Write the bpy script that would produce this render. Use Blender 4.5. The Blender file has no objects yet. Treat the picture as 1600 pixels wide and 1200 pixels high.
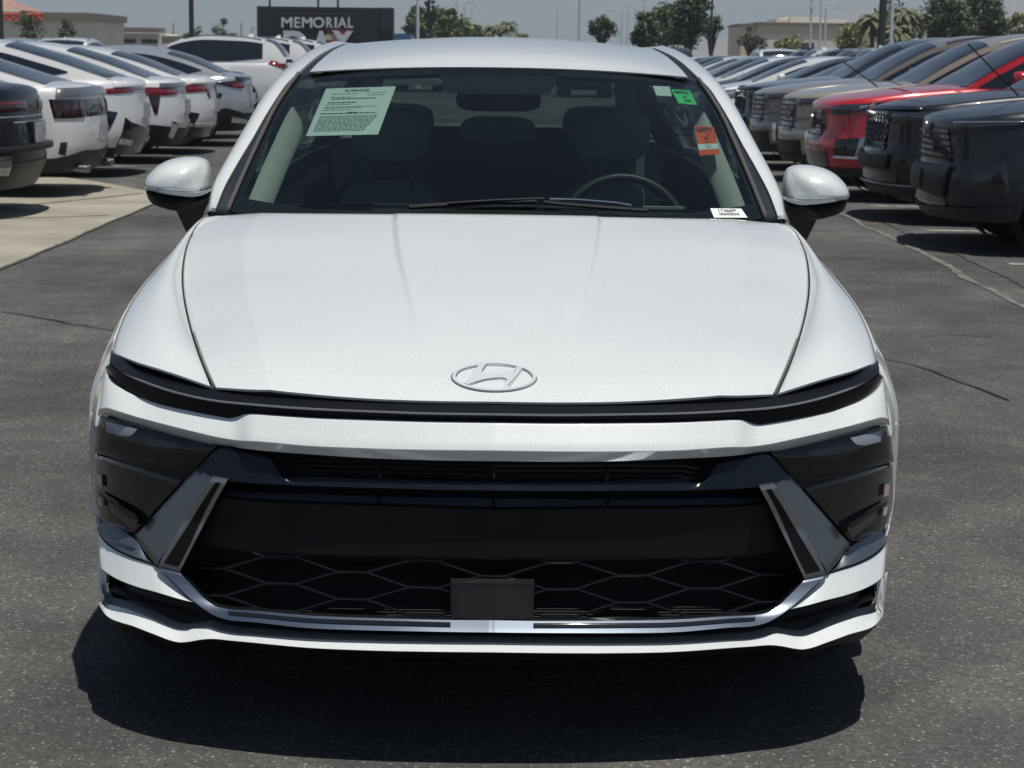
import bpy, math, random
import numpy as np
from mathutils import Vector, Matrix
from mathutils.bvhtree import BVHTree
random.seed(7); rng = np.random.default_rng(7)
S = bpy.context.scene
COL = S.collection
R = math.radians

# ------------------------------------------------------------------ camera, sky, sun, exposure
F_PX, D0, CAM_H, Y_HOR, ROLL, YAW = 3000.0, 3.7, 1.40, 86.0, 0.8, math.atan(27/3000)
PITCH = math.atan((600-Y_HOR)/F_PX)
fw = Vector((math.sin(YAW)*math.cos(PITCH), math.cos(YAW)*math.cos(PITCH), -math.sin(PITCH)))
rt0 = fw.cross(Vector((0,0,1))).normalized(); up0 = rt0.cross(fw).normalized()
cr, sr = math.cos(R(ROLL)), math.sin(R(ROLL))
rt = rt0*cr + up0*sr          # picture content turned clockwise
up = up0*cr - rt0*sr
CAM = Vector((0,0,CAM_H))
cd = bpy.data.cameras.new('camera'); cam = bpy.data.objects.new('camera', cd); COL.objects.link(cam)
M3 = Matrix((rt, up, -fw)).transposed()
cam.matrix_world = Matrix.Translation(CAM) @ M3.to_4x4()
cd.sensor_width = 36; cd.lens = F_PX/1600*36; cd.clip_start = .1; cd.clip_end = 9000
cd.dof.use_dof = True; cd.dof.focus_distance = 3.95; cd.dof.aperture_fstop = 17
S.camera = cam
W = bpy.data.worlds.new('World'); S.world = W; W.use_nodes = True
nt = W.node_tree; bg = nt.nodes['Background']; sky = nt.nodes.new('ShaderNodeTexSky')
sky.sky_type = 'NISHITA'; sky.sun_disc = False
SUN = Vector((.125,-.16,.98)).normalized()
sky.sun_elevation = math.asin(SUN.z); sky.sun_rotation = math.atan2(SUN.x, SUN.y)
sky.air_density = .85; sky.dust_density = .35; sky.ozone_density = 1.0; sky.altitude = 300
hs = nt.nodes.new('ShaderNodeHueSaturation'); hs.inputs['Saturation'].default_value = .75
nt.links.new(sky.outputs[0], hs.inputs['Color']); 
tint = nt.nodes.new('ShaderNodeVectorMath'); tint.operation = 'MULTIPLY'; tint.inputs[1].default_value = (.80,.88,1.0)
nt.links.new(hs.outputs[0], tint.inputs[0]); nt.links.new(tint.outputs[0], bg.inputs[0]); bg.inputs[1].default_value = .066
sl = bpy.data.lights.new('sun', 'SUN'); sl.energy = 4.3; sl.angle = R(.55); sl.color = (1,.965,.91)
so = bpy.data.objects.new('sun', sl); COL.objects.link(so); so.rotation_euler = (-SUN).to_track_quat('-Z','Y').to_euler()
S.view_settings.view_transform = 'Standard'; S.view_settings.look = 'None'; S.view_settings.gamma = 1
S.view_settings.exposure = -.08; S.view_settings.use_curve_mapping = False
S.render.engine = 'CYCLES'; S.cycles.max_bounces = 8; S.cycles.transparent_max_bounces = 16

# ------------------------------------------------------------------ pixel <-> place helpers (used to read sizes off the photograph)
_rt, _up, _fw = np.array(rt), np.array(up), np.array(fw)
def ray(px, py):
    px = np.asarray(px, float); py = np.asarray(py, float)
    return (_fw[:,None]*F_PX + _rt[:,None]*(px-800) - _up[:,None]*(py-600)).T
def unp(px, py, wy):                   # world point at world depth y = wy
    d = ray(np.atleast_1d(px), np.atleast_1d(py)); k = np.atleast_1d(wy)/d[:,1]
    return d*k[:,None] + np.array((0,0,CAM_H))
def cpt(px, py, Y):                    # car coordinates (Y measured back from the nose)
    p = unp(px, py, D0+np.atleast_1d(Y)); p[:,1] -= D0; return p
def place(px, py, d): p = unp(px, py, d)[0]; return float(p[0]), float(p[2])
def ground_at(px, py):
    d = ray([px],[py])[0]; k = -CAM_H/d[2]; return float(d[0]*k), float(d[1]*k)

def cat(pts, n, sharp=False):          # resample a polyline of any dimension, smooth unless sharp
    P = np.array(pts, float)
    if len(P) < 2: return np.repeat(P, n, 0)
    s = np.concatenate([[0], np.cumsum(np.linalg.norm(np.diff(P[:, :2] if P.shape[1] < 4 and not sharp else P, axis=0), axis=1)+1e-9)]); s /= s[-1]
    q = np.linspace(0, 1, n)
    if sharp or len(P) == 2: return np.stack([np.interp(q, s, P[:,k]) for k in range(P.shape[1])], 1)
    m = np.zeros_like(P)
    h = np.diff(s)[:,None]; dl = np.diff(P, axis=0)/h
    m[1:-1] = (dl[:-1]*h[1:]+dl[1:]*h[:-1])/(h[:-1]+h[1:]); m[0] = dl[0]; m[-1] = dl[-1]
    i = np.clip(np.searchsorted(s, q, 'right')-1, 0, len(P)-2); hh = (s[i+1]-s[i]); t = ((q-s[i])/hh)[:,None]; hh = hh[:,None]
    return (2*t**3-3*t**2+1)*P[i]+(t**3-2*t**2+t)*hh*m[i]+(-2*t**3+3*t**2)*P[i+1]+(t**3-t**2)*hh*m[i+1]
def cur3(pts, n): p = cat(pts, n); return p

# ------------------------------------------------------------------ materials
def mat(name, col, rough=.5, metal=0., coat=0., spec=.5, bump=None, var=None, trans=0., emit=None, coatr=.03):
    m = bpy.data.materials.new(name); m.use_nodes = True; t = m.node_tree; b = t.nodes['Principled BSDF']
    b.inputs['Base Color'].default_value = (*col, 1); b.inputs['Roughness'].default_value = rough
    b.inputs['Metallic'].default_value = metal; b.inputs['Coat Weight'].default_value = coat
    b.inputs['Coat Roughness'].default_value = coatr; b.inputs['Specular IOR Level'].default_value = spec
    if emit: b.inputs['Emission Color'].default_value = (*emit[0],1); b.inputs['Emission Strength'].default_value = emit[1]
    tc = t.nodes.new('ShaderNodeTexCoord')
    if var:                             # (scale, amount) mottled colour
        n = t.nodes.new('ShaderNodeTexNoise'); n.inputs['Scale'].default_value = var[0]; n.inputs['Detail'].default_value = 6
        t.links.new(tc.outputs['Object'], n.inputs['Vector'])
        r = t.nodes.new('ShaderNodeMapRange'); r.inputs['From Min'].default_value = .3; r.inputs['From Max'].default_value = .7
        r.inputs['To Min'].default_value = 1-var[1]; r.inputs['To Max'].default_value = 1+var[1]
        t.links.new(n.outputs['Fac'], r.inputs['Value'])
        x = t.nodes.new('ShaderNodeVectorMath'); x.operation = 'SCALE'; x.inputs[0].default_value = col
        t.links.new(r.outputs[0], x.inputs['Scale']); t.links.new(x.outputs[0], b.inputs['Base Color'])
    if bump:
        n = t.nodes.new('ShaderNodeTexNoise'); n.inputs['Scale'].default_value = bump[0]; n.inputs['Detail'].default_value = 3
        t.links.new(tc.outputs['Object'], n.inputs['Vector'])
        bp = t.nodes.new('ShaderNodeBump'); bp.inputs['Strength'].default_value = bump[1]; bp.inputs['Distance'].default_value = bump[2]
        t.links.new(n.outputs['Fac'], bp.inputs['Height']); t.links.new(bp.outputs[0], b.inputs['Normal'])
    return m
def glass(name, tint, gloss_ior=1.5, rough=.0):
    m = bpy.data.materials.new(name); m.use_nodes = True; t = m.node_tree; t.nodes.remove(t.nodes['Principled BSDF'])
    o = t.nodes['Material Output']; tr = t.nodes.new('ShaderNodeBsdfTransparent'); tr.inputs[0].default_value = (*tint,1)
    g = t.nodes.new('ShaderNodeBsdfGlossy'); g.inputs['Roughness'].default_value = rough
    lw = t.nodes.new('ShaderNodeLayerWeight'); lw.inputs[0].default_value = .5
    pw = t.nodes.new('ShaderNodeMath'); pw.operation = 'POWER'; t.links.new(lw.outputs['Facing'], pw.inputs[0]); pw.inputs[1].default_value = 5.0
    f = t.nodes.new('ShaderNodeMath'); f.operation = 'MULTIPLY_ADD'; t.links.new(pw.outputs[0], f.inputs[0]); f.inputs[1].default_value = .92; f.inputs[2].default_value = .052*(gloss_ior/1.5)**2
    x = t.nodes.new('ShaderNodeMixShader'); t.links.new(f.outputs[0], x.inputs[0]); t.links.new(tr.outputs[0], x.inputs[1]); t.links.new(g.outputs[0], x.inputs[2])
    t.links.new(x.outputs[0], o.inputs[0]); return m
def paint(name, col, metal=0., flake=.06, rough=.32, scale=900, coat=1.):
    m = mat(name, col, rough, metal, coat, .5 if coat > .9 else .3); t = m.node_tree; b = t.nodes['Principled BSDF']
    tc = t.nodes.new('ShaderNodeTexCoord'); v = t.nodes.new('ShaderNodeTexVoronoi'); v.inputs['Scale'].default_value = scale
    t.links.new(tc.outputs['Object'], v.inputs['Vector'])
    r = t.nodes.new('ShaderNodeMapRange'); r.inputs['To Min'].default_value = 1-flake; r.inputs['To Max'].default_value = 1+flake
    sp = t.nodes.new('ShaderNodeSeparateColor'); t.links.new(v.outputs['Color'], sp.inputs[0]); t.links.new(sp.outputs[0], r.inputs['Value'])
    n = t.nodes.new('ShaderNodeTexNoise'); n.inputs['Scale'].default_value = 3; n.inputs['Detail'].default_value = 5
    t.links.new(tc.outputs['Object'], n.inputs['Vector'])
    r2 = t.nodes.new('ShaderNodeMapRange'); r2.inputs['To Min'].default_value = .965; r2.inputs['To Max'].default_value = 1.035
    t.links.new(n.outputs['Fac'], r2.inputs['Value'])
    mm = t.nodes.new('ShaderNodeMath'); mm.operation = 'MULTIPLY'; t.links.new(r.outputs[0], mm.inputs[0]); t.links.new(r2.outputs[0], mm.inputs[1])
    x = t.nodes.new('ShaderNodeVectorMath'); x.operation = 'SCALE'; x.inputs[0].default_value = col
    t.links.new(mm.outputs[0], x.inputs['Scale']); t.links.new(x.outputs[0], b.inputs['Base Color'])
    bp = t.nodes.new('ShaderNodeBump'); bp.inputs['Strength'].default_value = .05; bp.inputs['Distance'].default_value = .0004
    t.links.new(sp.outputs[1], bp.inputs['Height']); t.links.new(bp.outputs[0], b.inputs['Normal'])
    return m
M = {}
M['pearl'] = paint('pearl white paint', (.705,.732,.716), 0., .06, .32, 420)
M['barblack'] = mat('smoked bar plastic', (.006,.007,.010), .30, 0, 0, .22)
M['white'] = paint('white paint', (.74,.74,.72)); M['silver'] = paint('silver paint', (.50,.52,.53), .55, .08)
M['red'] = paint('red paint', (.50,.010,.020), .1, .1); M['bronze'] = paint('taupe paint', (.22,.19,.165), .3)
M['tan'] = paint('tan paint', (.36,.31,.235), .3); M['navy'] = paint('dark blue paint', (.035,.048,.07), .3)
M['charcoal'] = paint('charcoal paint', (.012,.016,.024), 0., coat=.4); M['black'] = paint('black paint', (.005,.006,.008), coat=.5); M['grey'] = paint('grey paint', (.15,.16,.17), .4)
M['gloss'] = mat('gloss black plastic', (.008,.009,.012), .09, 0, .6, .5)
M['satin'] = mat('satin black plastic', (.009,.0095,.011), .45, 0, 0, .35, bump=(260,.12,.001))
M['satin_f'] = mat('matt black plastic', (.007,.007,.008), .55, 0, 0, .3, bump=(400,.2,.001), var=(9,.25))
M['trim'] = mat('grey black cladding', (.022,.023,.025), .55, 0, 0, .3)
M['bladeedge'] = mat('satin silver edge', (.34,.35,.36), .3, .85)
M['fang'] = mat('dark satin chrome', (.17,.18,.19), .27, .85, bump=(700,.03,.0005))
M['chrome'] = mat('satin chrome', (.28,.32,.37), .28, 1.)
M['bright'] = mat('bright chrome', (.8,.8,.8), .12, 1.)
M['mold'] = mat('weathered moulding', (.13,.115,.11), .4, .3)
M['rubber'] = mat('tyre rubber', (.018,.018,.018), .8); M['dark'] = mat('underbody black', (.006,.006,.006), .9)
M['rim'] = mat('grey alloy', (.25,.25,.26), .3, .9)
M['wglass'] = glass('windshield glass', (.50,.60,.56), 1.45); M['sglass'] = glass('side glass', (.42,.50,.47), 1.5)
M['lens'] = glass('smoked lens', (.62,.62,.64), 1.5)
M['cglass'] = mat('dark car glass', (.016,.022,.032), .06, 0, 0, .45)
M['amber'] = mat('pale marker', (.55,.42,.38), .3); M['refl'] = mat('lamp reflector', (.80,.88,1.), .3, .1)
M['taildark'] = mat('dark tail lamp', (.03,.006,.008), .1, 0, .8); M['tail'] = mat('red tail lamp', (.22,.006,.012), .12, 0, .8)
M['clear'] = mat('head lamp clear', (.25,.28,.31), .1, .6, 1); M['hdark'] = mat('head lamp dark', (.04,.05,.06), .08, .2, 1)
M['orange'] = mat('amber lamp', (.8,.30,.02), .2)
M['plate'] = mat('plate white', (.45,.46,.48), .4, var=(14,.3)); M['seat'] = mat('seat cloth', (.34,.36,.345), .95, bump=(300,.3,.002), var=(5,.15))
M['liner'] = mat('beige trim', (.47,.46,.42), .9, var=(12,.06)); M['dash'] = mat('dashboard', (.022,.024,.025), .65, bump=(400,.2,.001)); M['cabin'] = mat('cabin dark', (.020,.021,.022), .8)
M['paper'] = mat('white paper', (.78,.86,.80), .7); M['paperg'] = mat('green sticker', (.10,.85,.28), .6); M['papero'] = mat('orange sticker', (.95,.13,.03), .6)
M['paperw'] = mat('white tag', (.85,.85,.83), .6); M['ink'] = mat('ink', (.03,.035,.035), .7); M['inkg'] = mat('grey ink', (.30,.36,.33), .7)

# ------------------------------------------------------------------ object helpers
def link(o, parent=None):
    COL.objects.link(o)
    if parent is not None: o.parent = parent
    return o
def mk(name, v, f, m, parent=None, smooth=True, label=None, ang=40):
    me = bpy.data.meshes.new(name); me.from_pydata([tuple(map(float,p)) for p in v], [], [tuple(map(int,q)) for q in f]); me.update()
    me.materials.append(M[m] if isinstance(m, str) else m)
    if smooth:
        me.polygons.foreach_set('use_smooth', [True]*len(me.polygons)); me.set_sharp_from_angle(angle=R(ang))
    o = bpy.data.objects.new(name, me)
    if label: o['label'] = label
    return link(o, parent)
def root(name, label, category, loc=(0,0,0), rz=0, group=None):
    o = bpy.data.objects.new(name, None); o.empty_display_size = .2; COL.objects.link(o)
    o.location = loc; o.rotation_euler = (0,0,rz); o['label'] = label; o['category'] = category
    if group: o['group'] = group
    return o
def tag(o, label=None, category=None, kind=None, group=None):
    if label: o['label'] = label
    if category: o['category'] = category
    if kind: o['kind'] = kind
    if group: o['group'] = group
    return o
def gridf(nu, nv, o=0, flip=False, close=False):
    f = []
    for i in range(nu-1):
        for j in range(nv-1):
            a, b, c, d = o+i*nv+j, o+(i+1)*nv+j, o+(i+1)*nv+j+1, o+i*nv+j+1
            f.append((a,b,c,d) if not flip else (d,c,b,a))
    return f
def mirror_v(v): w = np.array(v, float).copy(); w[:,0] *= -1; return w
class MB:                              # collects primitives into ONE mesh
    def __init__(s): s.v = []; s.f = []
    def add(s, v, f): o = len(s.v); s.v += [tuple(p) for p in v]; s.f += [tuple(i+o for i in q) for q in f]; return s
    def box(s, c, d, rz=0):
        x,y,z = d[0]/2, d[1]/2, d[2]/2; ca, sa = math.cos(rz), math.sin(rz)
        v = [(c[0]+a*x*ca-b*y*sa, c[1]+a*x*sa+b*y*ca, c[2]+e*z) for a in (-1,1) for b in (-1,1) for e in (-1,1)]
        return s.add(v, [(0,1,3,2),(4,6,7,5),(0,4,5,1),(2,3,7,6),(0,2,6,4),(1,5,7,3)])
    def rbox(s, c, d, r=.02, n=3, pw=4.5): # rounded box (superellipsoid)
        nu, nv = 16, 9; v = []
        for j in range(nv):
            ph = -math.pi/2+math.pi*j/(nv-1)
            for i in range(nu):
                th = 2*math.pi*i/nu
                e = 2/pw; g = lambda q: math.copysign(abs(q)**e, q)
                v.append((c[0]+d[0]/2*g(math.cos(ph))*g(math.cos(th)), c[1]+d[1]/2*g(math.cos(ph))*g(math.sin(th)), c[2]+d[2]/2*g(math.sin(ph))))
        f = [(j*nu+i, j*nu+(i+1)%nu, (j+1)*nu+(i+1)%nu, (j+1)*nu+i) for j in range(nv-1) for i in range(nu)]
        return s.add(v, f)
    def tube(s, pts, r, n=8, cap=True):
        P = [Vector(p) for p in pts]; rs = r if hasattr(r,'__len__') else [r]*len(P); v = []
        for i,p in enumerate(P):
            d = (P[min(i+1,len(P)-1)]-P[max(i-1,0)]).normalized(); a = d.cross(Vector((0,0,1)))
            if a.length < .05: a = d.cross(Vector((0,1,0)))
            a.normalize(); b = d.cross(a)
            v += [p+a*math.cos(2*math.pi*k/n)*rs[i]+b*math.sin(2*math.pi*k/n)*rs[i] for k in range(n)]
        f = [(i*n+k, i*n+(k+1)%n, (i+1)*n+(k+1)%n, (i+1)*n+k) for i in range(len(P)-1) for k in range(n)]
        if cap: f += [tuple(range(n))[::-1], tuple(range((len(P)-1)*n, len(P)*n))]
        return s.add(v, f)
    def build(s, name, m, parent=None, smooth=True, label=None, ang=40): return mk(name, s.v, s.f, m, parent, smooth, label, ang)
def smooths(x, a, b): t = np.clip((np.asarray(x,float)-a)/(b-a), 0, 1); return t*t*(3-2*t)
def plate_from_grid(G, thick, edge=.003):   # G (nu,nv,3) outer face -> panel with rounded rim turned back along thick vector
    nu, nv = G.shape[:2]; v = G.reshape(-1,3).tolist(); f = gridf(nu, nv)
    idx = [i*nv for i in range(nu)] + [(nu-1)*nv+j for j in range(1,nv)] + [i*nv+nv-1 for i in range(nu-2,-1,-1)] + [j for j in range(nv-2,0,-1)]
    o = len(v); t = np.array(thick)
    v += [list(np.array(v[k])+t) for k in idx]
    n = len(idx); f += [(idx[k], o+k, o+(k+1)%n, idx[(k+1)%n]) for k in range(n)]
    return v, f
def tree_copy(r, loc, rz, label, group=None, swap=None, name=None):
    def cp(o, par):
        c = o.copy(); COL.objects.link(c); c.parent = par
        if swap and c.type == 'MESH':
            for s in c.material_slots:
                if s.material and s.material.name in swap:
                    mm = swap[s.material.name]; s.link = 'OBJECT'; s.material = mm
        for k in o.children: cp(k, c)
        return c
    c = cp(r, None); c.location = loc; c.rotation_euler = (0,0,rz); c['label'] = label
    if group: c['group'] = group
    if name: c.name = name
    return c

# ------------------------------------------------------------------ ground
def asphalt_mat():
    m = bpy.data.materials.new('weathered asphalt'); m.use_nodes = True; t = m.node_tree; b = t.nodes['Principled BSDF']; L = t.links.new
    tc = t.nodes.new('ShaderNodeTexCoord')
    def noise(sc, det, lo, hi, a, c, rough=.6, vec=None):
        n = t.nodes.new('ShaderNodeTexNoise'); n.inputs['Scale'].default_value = sc; n.inputs['Detail'].default_value = det; n.inputs['Roughness'].default_value = rough
        L(vec or tc.outputs['Object'], n.inputs['Vector']); r = t.nodes.new('ShaderNodeMapRange'); L(n.outputs['Fac'], r.inputs['Value'])
        for k,v in zip(('From Min','From Max','To Min','To Max'), (lo,hi,a,c)): r.inputs[k].default_value = v
        return r.outputs[0]
    def math_(op, a, c):
        x = t.nodes.new('ShaderNodeMath'); x.operation = op
        for i,v in enumerate((a,c)):
            if isinstance(v,(int,float)): x.inputs[i].default_value = v
            else: L(v, x.inputs[i])
        return x.outputs[0]
    mp = t.nodes.new('ShaderNodeMapping'); mp.inputs['Scale'].default_value = (1,.22,1); L(tc.outputs['Object'], mp.inputs[0])
    big = noise(.28, 6, .36, .64, .66, 1.25); mid = noise(1.6, 7, .32, .68, .80, 1.20, .65); streak = noise(1.6, 5, .3, .7, .86, 1.14, vec=mp.outputs[0]); fine = noise(60, 4, .3, .7, .72, 1.28)
    def stones(sc, lo, hi, amp):
        v = t.nodes.new('ShaderNodeTexVoronoi'); v.inputs['Scale'].default_value = sc; L(tc.outputs['Object'], v.inputs['Vector'])
        s_ = t.nodes.new('ShaderNodeSeparateColor'); L(v.outputs['Color'], s_.inputs[0])
        r = t.nodes.new('ShaderNodeMapRange'); r.inputs['From Min'].default_value = lo; r.inputs['From Max'].default_value = hi; r.inputs['To Min'].default_value = 0; r.inputs['To Max'].default_value = amp; L(s_.outputs[0], r.inputs['Value'])
        d = t.nodes.new('ShaderNodeMapRange'); d.inputs['From Min'].default_value = .5; d.inputs['From Max'].default_value = .15; L(v.outputs['Distance'], d.inputs['Value'])
        return math_('MULTIPLY', r.outputs[0], d.outputs[0]), s_.outputs[1], v.outputs['Distance']
    s1_, h1, d1 = stones(95, .68, 1., 2.3); s2_, h2, d2 = stones(230, .5, 1., 1.3)
    base = math_('MULTIPLY', math_('MULTIPLY', big, mid), math_('MULTIPLY', streak, fine))
    tot = math_('MULTIPLY', base, math_('ADD', .80, math_('ADD', s1_, s2_)))
    mx = t.nodes.new('ShaderNodeMix'); mx.data_type = 'RGBA'; mx.inputs['A'].default_value = (.091,.090,.085,1); mx.inputs['B'].default_value = (.148,.137,.116,1); L(math_('MULTIPLY', noise(3.1, 7, .44, .66, 0., 1., .7), noise(38, 3, .35, .6, .25, 1.)), mx.inputs['Factor'])
    x = t.nodes.new('ShaderNodeVectorMath'); x.operation = 'SCALE'; L(mx.outputs['Result'], x.inputs[0]); L(tot, x.inputs['Scale']); L(x.outputs[0], b.inputs['Base Color'])
    b.inputs['Roughness'].default_value = .88; b.inputs['Specular IOR Level'].default_value = .3
    bp = t.nodes.new('ShaderNodeBump'); bp.inputs['Strength'].default_value = .6; bp.inputs['Distance'].default_value = .003
    L(math_('ADD', math_('MULTIPLY', d1, -1.), math_('MULTIPLY', fine, .5)), bp.inputs['Height']); L(bp.outputs[0], b.inputs['Normal']); return m
M['asphalt'] = asphalt_mat()
M['concrete'] = mat('worn concrete', (.31,.285,.22), .9, bump=(90,.4,.003), var=(1.3,.22)); M['seal'] = mat('old seam', (.15,.14,.125), .9, var=(7,.45)); M['crack'] = mat('crack fill', (.022,.021,.02), .95, var=(30,.4))
M['stall'] = mat('worn line paint', (.34,.33,.29), .8, var=(9,.4)); M['cstain'] = mat('stained joint', (.17,.16,.13), .9, var=(6,.4))
M['darkpatch'] = mat('dark seal coat', (.075,.072,.067), .9, var=(2.,.25), bump=(110,.5,.003))
tag(mk('asphalt_lot', [(-600,-40,0),(600,-40,0),(600,1500,0),(-600,1500,0)], [(0,1,2,3)], 'asphalt', None, smooth=False), kind='structure', label='weathered grey asphalt of the car lot')
def ragged(name, pts, z, m, jit=.03, step=.25, kind='structure', label=None):
    P = []; pts = pts+[pts[0]]
    for a, b in zip(pts[:-1], pts[1:]):
        n = max(1, int(math.hypot(b[0]-a[0], b[1]-a[1])/step))
        for k in range(n): P.append((a[0]+(b[0]-a[0])*k/n+random.gauss(0,jit), a[1]+(b[1]-a[1])*k/n+random.gauss(0,jit), z))
    return tag(mk(name, P, [tuple(range(len(P)))], m, None, smooth=False), kind=kind, label=label)
ragged('concrete_apron', [(-3.17,9.5),(-3.17,17.4),(-3.25,19.0),(-4.4,20.8),(-5.3,22.0),(-9,22.4),(-9,9.5)], .004, 'concrete', .012, .12, label='pale concrete apron left of the lane')
def ribbon(name, pts, w, m, z=.005, jit=.01, step=.12, label=None):
    A, B = [], []; ph = random.uniform(0,6)
    for (a, b) in zip(pts[:-1], pts[1:]):
        n = max(2, int(math.hypot(b[0]-a[0], b[1]-a[1])/step)); d = Vector((b[0]-a[0], b[1]-a[1])).normalized(); nn = Vector((-d.y, d.x))
        for k in range(n):
            s_ = k*step; p = Vector(a[:2]).lerp(Vector(b[:2]), k/n)+nn*(random.gauss(0,jit*.35)+jit*1.6*(math.sin(s_*2.1+ph)+.6*math.sin(s_*5.3+ph*2))*math.sin(math.pi*k/n)); ww = w*random.uniform(.6,1.25)/2
            A.append((p.x+nn.x*ww, p.y+nn.y*ww, z)); B.append((p.x-nn.x*ww, p.y-nn.y*ww, z))
    n = len(A); return tag(mk(name, A+B, [(k,k+1,n+k+1,n+k) for k in range(n-1)], m, None, smooth=False), kind='structure', label=label)
gp_ = lambda *pp: [ground_at(*p) for p in pp]
ribbon('ground_crack', gp_((0,488),(60,497),(110,507),(150,513),(240,530)), .016, 'crack', jit=.012, label='dark crack crossing the asphalt at left')
ribbon('ground_crack', gp_((1380,524),(1440,527),(1500,524),(1600,530)), .012, 'crack', jit=.015, label='fine crack across the asphalt right of the sedan')
ribbon('ground_crack', gp_((1385,562),(1430,572),(1480,590),(1530,608),(1600,638)), .016, 'crack', jit=.012, label='slanting crack beside the sedan right fender')
ribbon('ground_seam', [(3.17,18.4),(3.15,14.5),(3.06,11.2),(3.0,8.0)], .06, 'seal', jit=.012, label='worn pale seam along the right edge of the lane')
ribbon('ground_seam', [(3.42,17.2),(3.40,13.5),(3.34,9.0)], .10, 'darkpatch', jit=.012, z=.006, label='dark filled seam beside the pale one')
ribbon('ground_crack', [(-3.16,18.6),(-3.165,9.5)], .030, 'darkpatch', z=.008, jit=.006, label='dirty joint along the concrete edge')
ribbon('ground_crack', [(-3.5,19.0),(-6.2,13.0)], .06, 'cstain', z=.008, jit=.02, label='stained joint across the concrete')
ribbon('ground_crack', [(-3.3,16.4),(-7.2,14.2)], .04, 'cstain', z=.0085, jit=.02, label='thin stained joint on the concrete')
for k in range(14):
    y = 13.4+2.62*k; ribbon('stall_line', [(3.6,y),(8.2,y)], .10, 'stall', z=.004, jit=.004)
for k in range(12):
    y = 23.5+2.62*k; ribbon('stall_line', [(-4.4,y),(-9.0,y)], .10, 'stall', z=.004, jit=.004)
for o in bpy.data.objects:
    if o.name.startswith('stall_line'): o['label'] = 'worn painted line between two parking stalls'; o['group'] = 'parking stall lines'

# ------------------------------------------------------------------ the white sedan in the foreground
hero = root('white_sedan', 'white four-door sedan facing the camera in the middle of the lot, full-width black light bar', 'car', (0,D0,0))
TX = np.array([0,.2,.4,.55,.65,.75,.81,.85,.88,.905,.915,.921,.925]); TY = np.array([0,.008,.035,.078,.12,.19,.26,.33,.42,.52,.65,.85,1.2])
kz = lambda z: np.interp(z, [.15,.20,.25,.3,.37,.43,.5,.62,.71,.80,.95], [.978,.981,.983,.982,.992,1.003,1.003,1.0,.99,.975,.93])
prof = lambda z: np.interp(z, [.15,.27,.36,.46,.60,.64,.69,.75,.85], [-.055,-.050,-.020,.0,.0,.012,.035,.07,.13])
_c = cat(np.stack([TX, TY, 0*TX, 0*TX],1), 460); SX, SY = np.maximum.accumulate(_c[:,0]), np.maximum.accumulate(_c[:,1])
_dx, _dy = np.gradient(SX), np.gradient(SY); _l = np.hypot(_dx,_dy)+1e-12; NX, NY = _dy/_l, -_dx/_l
def hwid(Y): return np.interp(Y, np.concatenate([SY, [3.2,4.2,4.55,4.75,4.86]]), np.concatenate([SX, [.925,.91,.87,.78,.66]]))
def FS(px, py, off=0.):                # where the line of sight through a pixel meets the nose surface (pushed in by off)
    px = np.asarray(px, float).ravel(); py = np.asarray(py, float).ravel(); n = len(px); off = np.broadcast_to(np.asarray(off,float), px.shape)
    k = len(SX); d = ray(px, py); z = np.full((n,k), .5); o2 = off[:,None]
    for it in range(3):
        Y = SY[None]+prof(z)-NY[None]*o2; t = (D0+Y)/d[:,1][:,None]; z = CAM_H+d[:,2][:,None]*t
    X = np.abs(d[:,0][:,None]*t); xs = SX[None]*kz(z)-NX[None]*o2; f = X-xs
    hit = f <= 0; anyh = hit.any(1); i1 = np.where(anyh, hit.argmax(1), f.argmin(1)); i0 = np.maximum(i1-1,0); r = np.arange(n)
    f0, f1 = f[r,i0], f[r,i1]; w = np.where(anyh & (i1>0), f0/np.maximum(f0-f1,1e-9), 1.)
    mixv = lambda A: A[r,i0]*(1-w)+A[r,i1]*w
    sg = np.sign(d[:,0]); sg[sg==0] = -1
    return np.stack([sg*mixv(xs), mixv(Y), mixv(z)],1)
AX = 773.0
def panel(name, top, bot, m, nu=60, nv=10, ot=0., ob=0., thick=.02, parent=None, weld=True, bulge=0., offf=None, sharp=False, er=.0025, label=None, flipv=False, rim=True, sides='LR'):
    """loft between two picture curves laid on the nose surface; weld=True joins both halves at the centre line"""
    A, B = cat(top, nu, sharp), cat(bot, nu, sharp)
    t = np.linspace(0, 1, nv)
    if nv > 4 and rim: t = np.concatenate([[0,.02,.06], np.linspace(.12,.88,nv-4), [.94,.98,1]])
    n = len(t); PX = A[:,None,0]*(1-t)+B[:,None,0]*t; PY = A[:,None,1]*(1-t)+B[:,None,1]*t
    off = ot*(1-t)+ob*t - bulge*np.sin(np.pi*t) + (er*((t<.001)|(t>.999)) if rim else 0); off = np.repeat(off[None,:], nu, 0)
    if offf is not None: off = off + offf(PX, PY)
    if rim: off[0,:] += er; 
    if rim and not weld: off[-1,:] += er
    G = FS(PX.ravel(), PY.ravel(), off.ravel()).reshape(nu, n, 3)
    if weld: G[-1,:,0] = 0
    par = parent or hero; res = []
    if weld:
        full = np.concatenate([G, mirror_v(G.reshape(-1,3)).reshape(G.shape)[::-1][1:]], 0)
        v, f = plate_from_grid(full, (0, thick, 0)); res.append(mk(name, v, f, m, par, label=label, ang=50))
    else:
        for sd in sides:
            H = G if sd == 'L' else mirror_v(G.reshape(-1,3)).reshape(G.shape)[::-1]
            v, f = plate_from_grid(H, (0, thick, 0)); res.append(mk(name, v, f, m, par if not isinstance(par, dict) else par[sd], label=label, ang=50))
    return res
def tubepx(mb, pts, r, off=0., n=6, m_=True):
    P = FS([p[0] for p in pts], [p[1] for p in pts], off); mb.tube(P.tolist(), r, n)
    if m_: mb.tube(mirror_v(P).tolist(), r, n)

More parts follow.
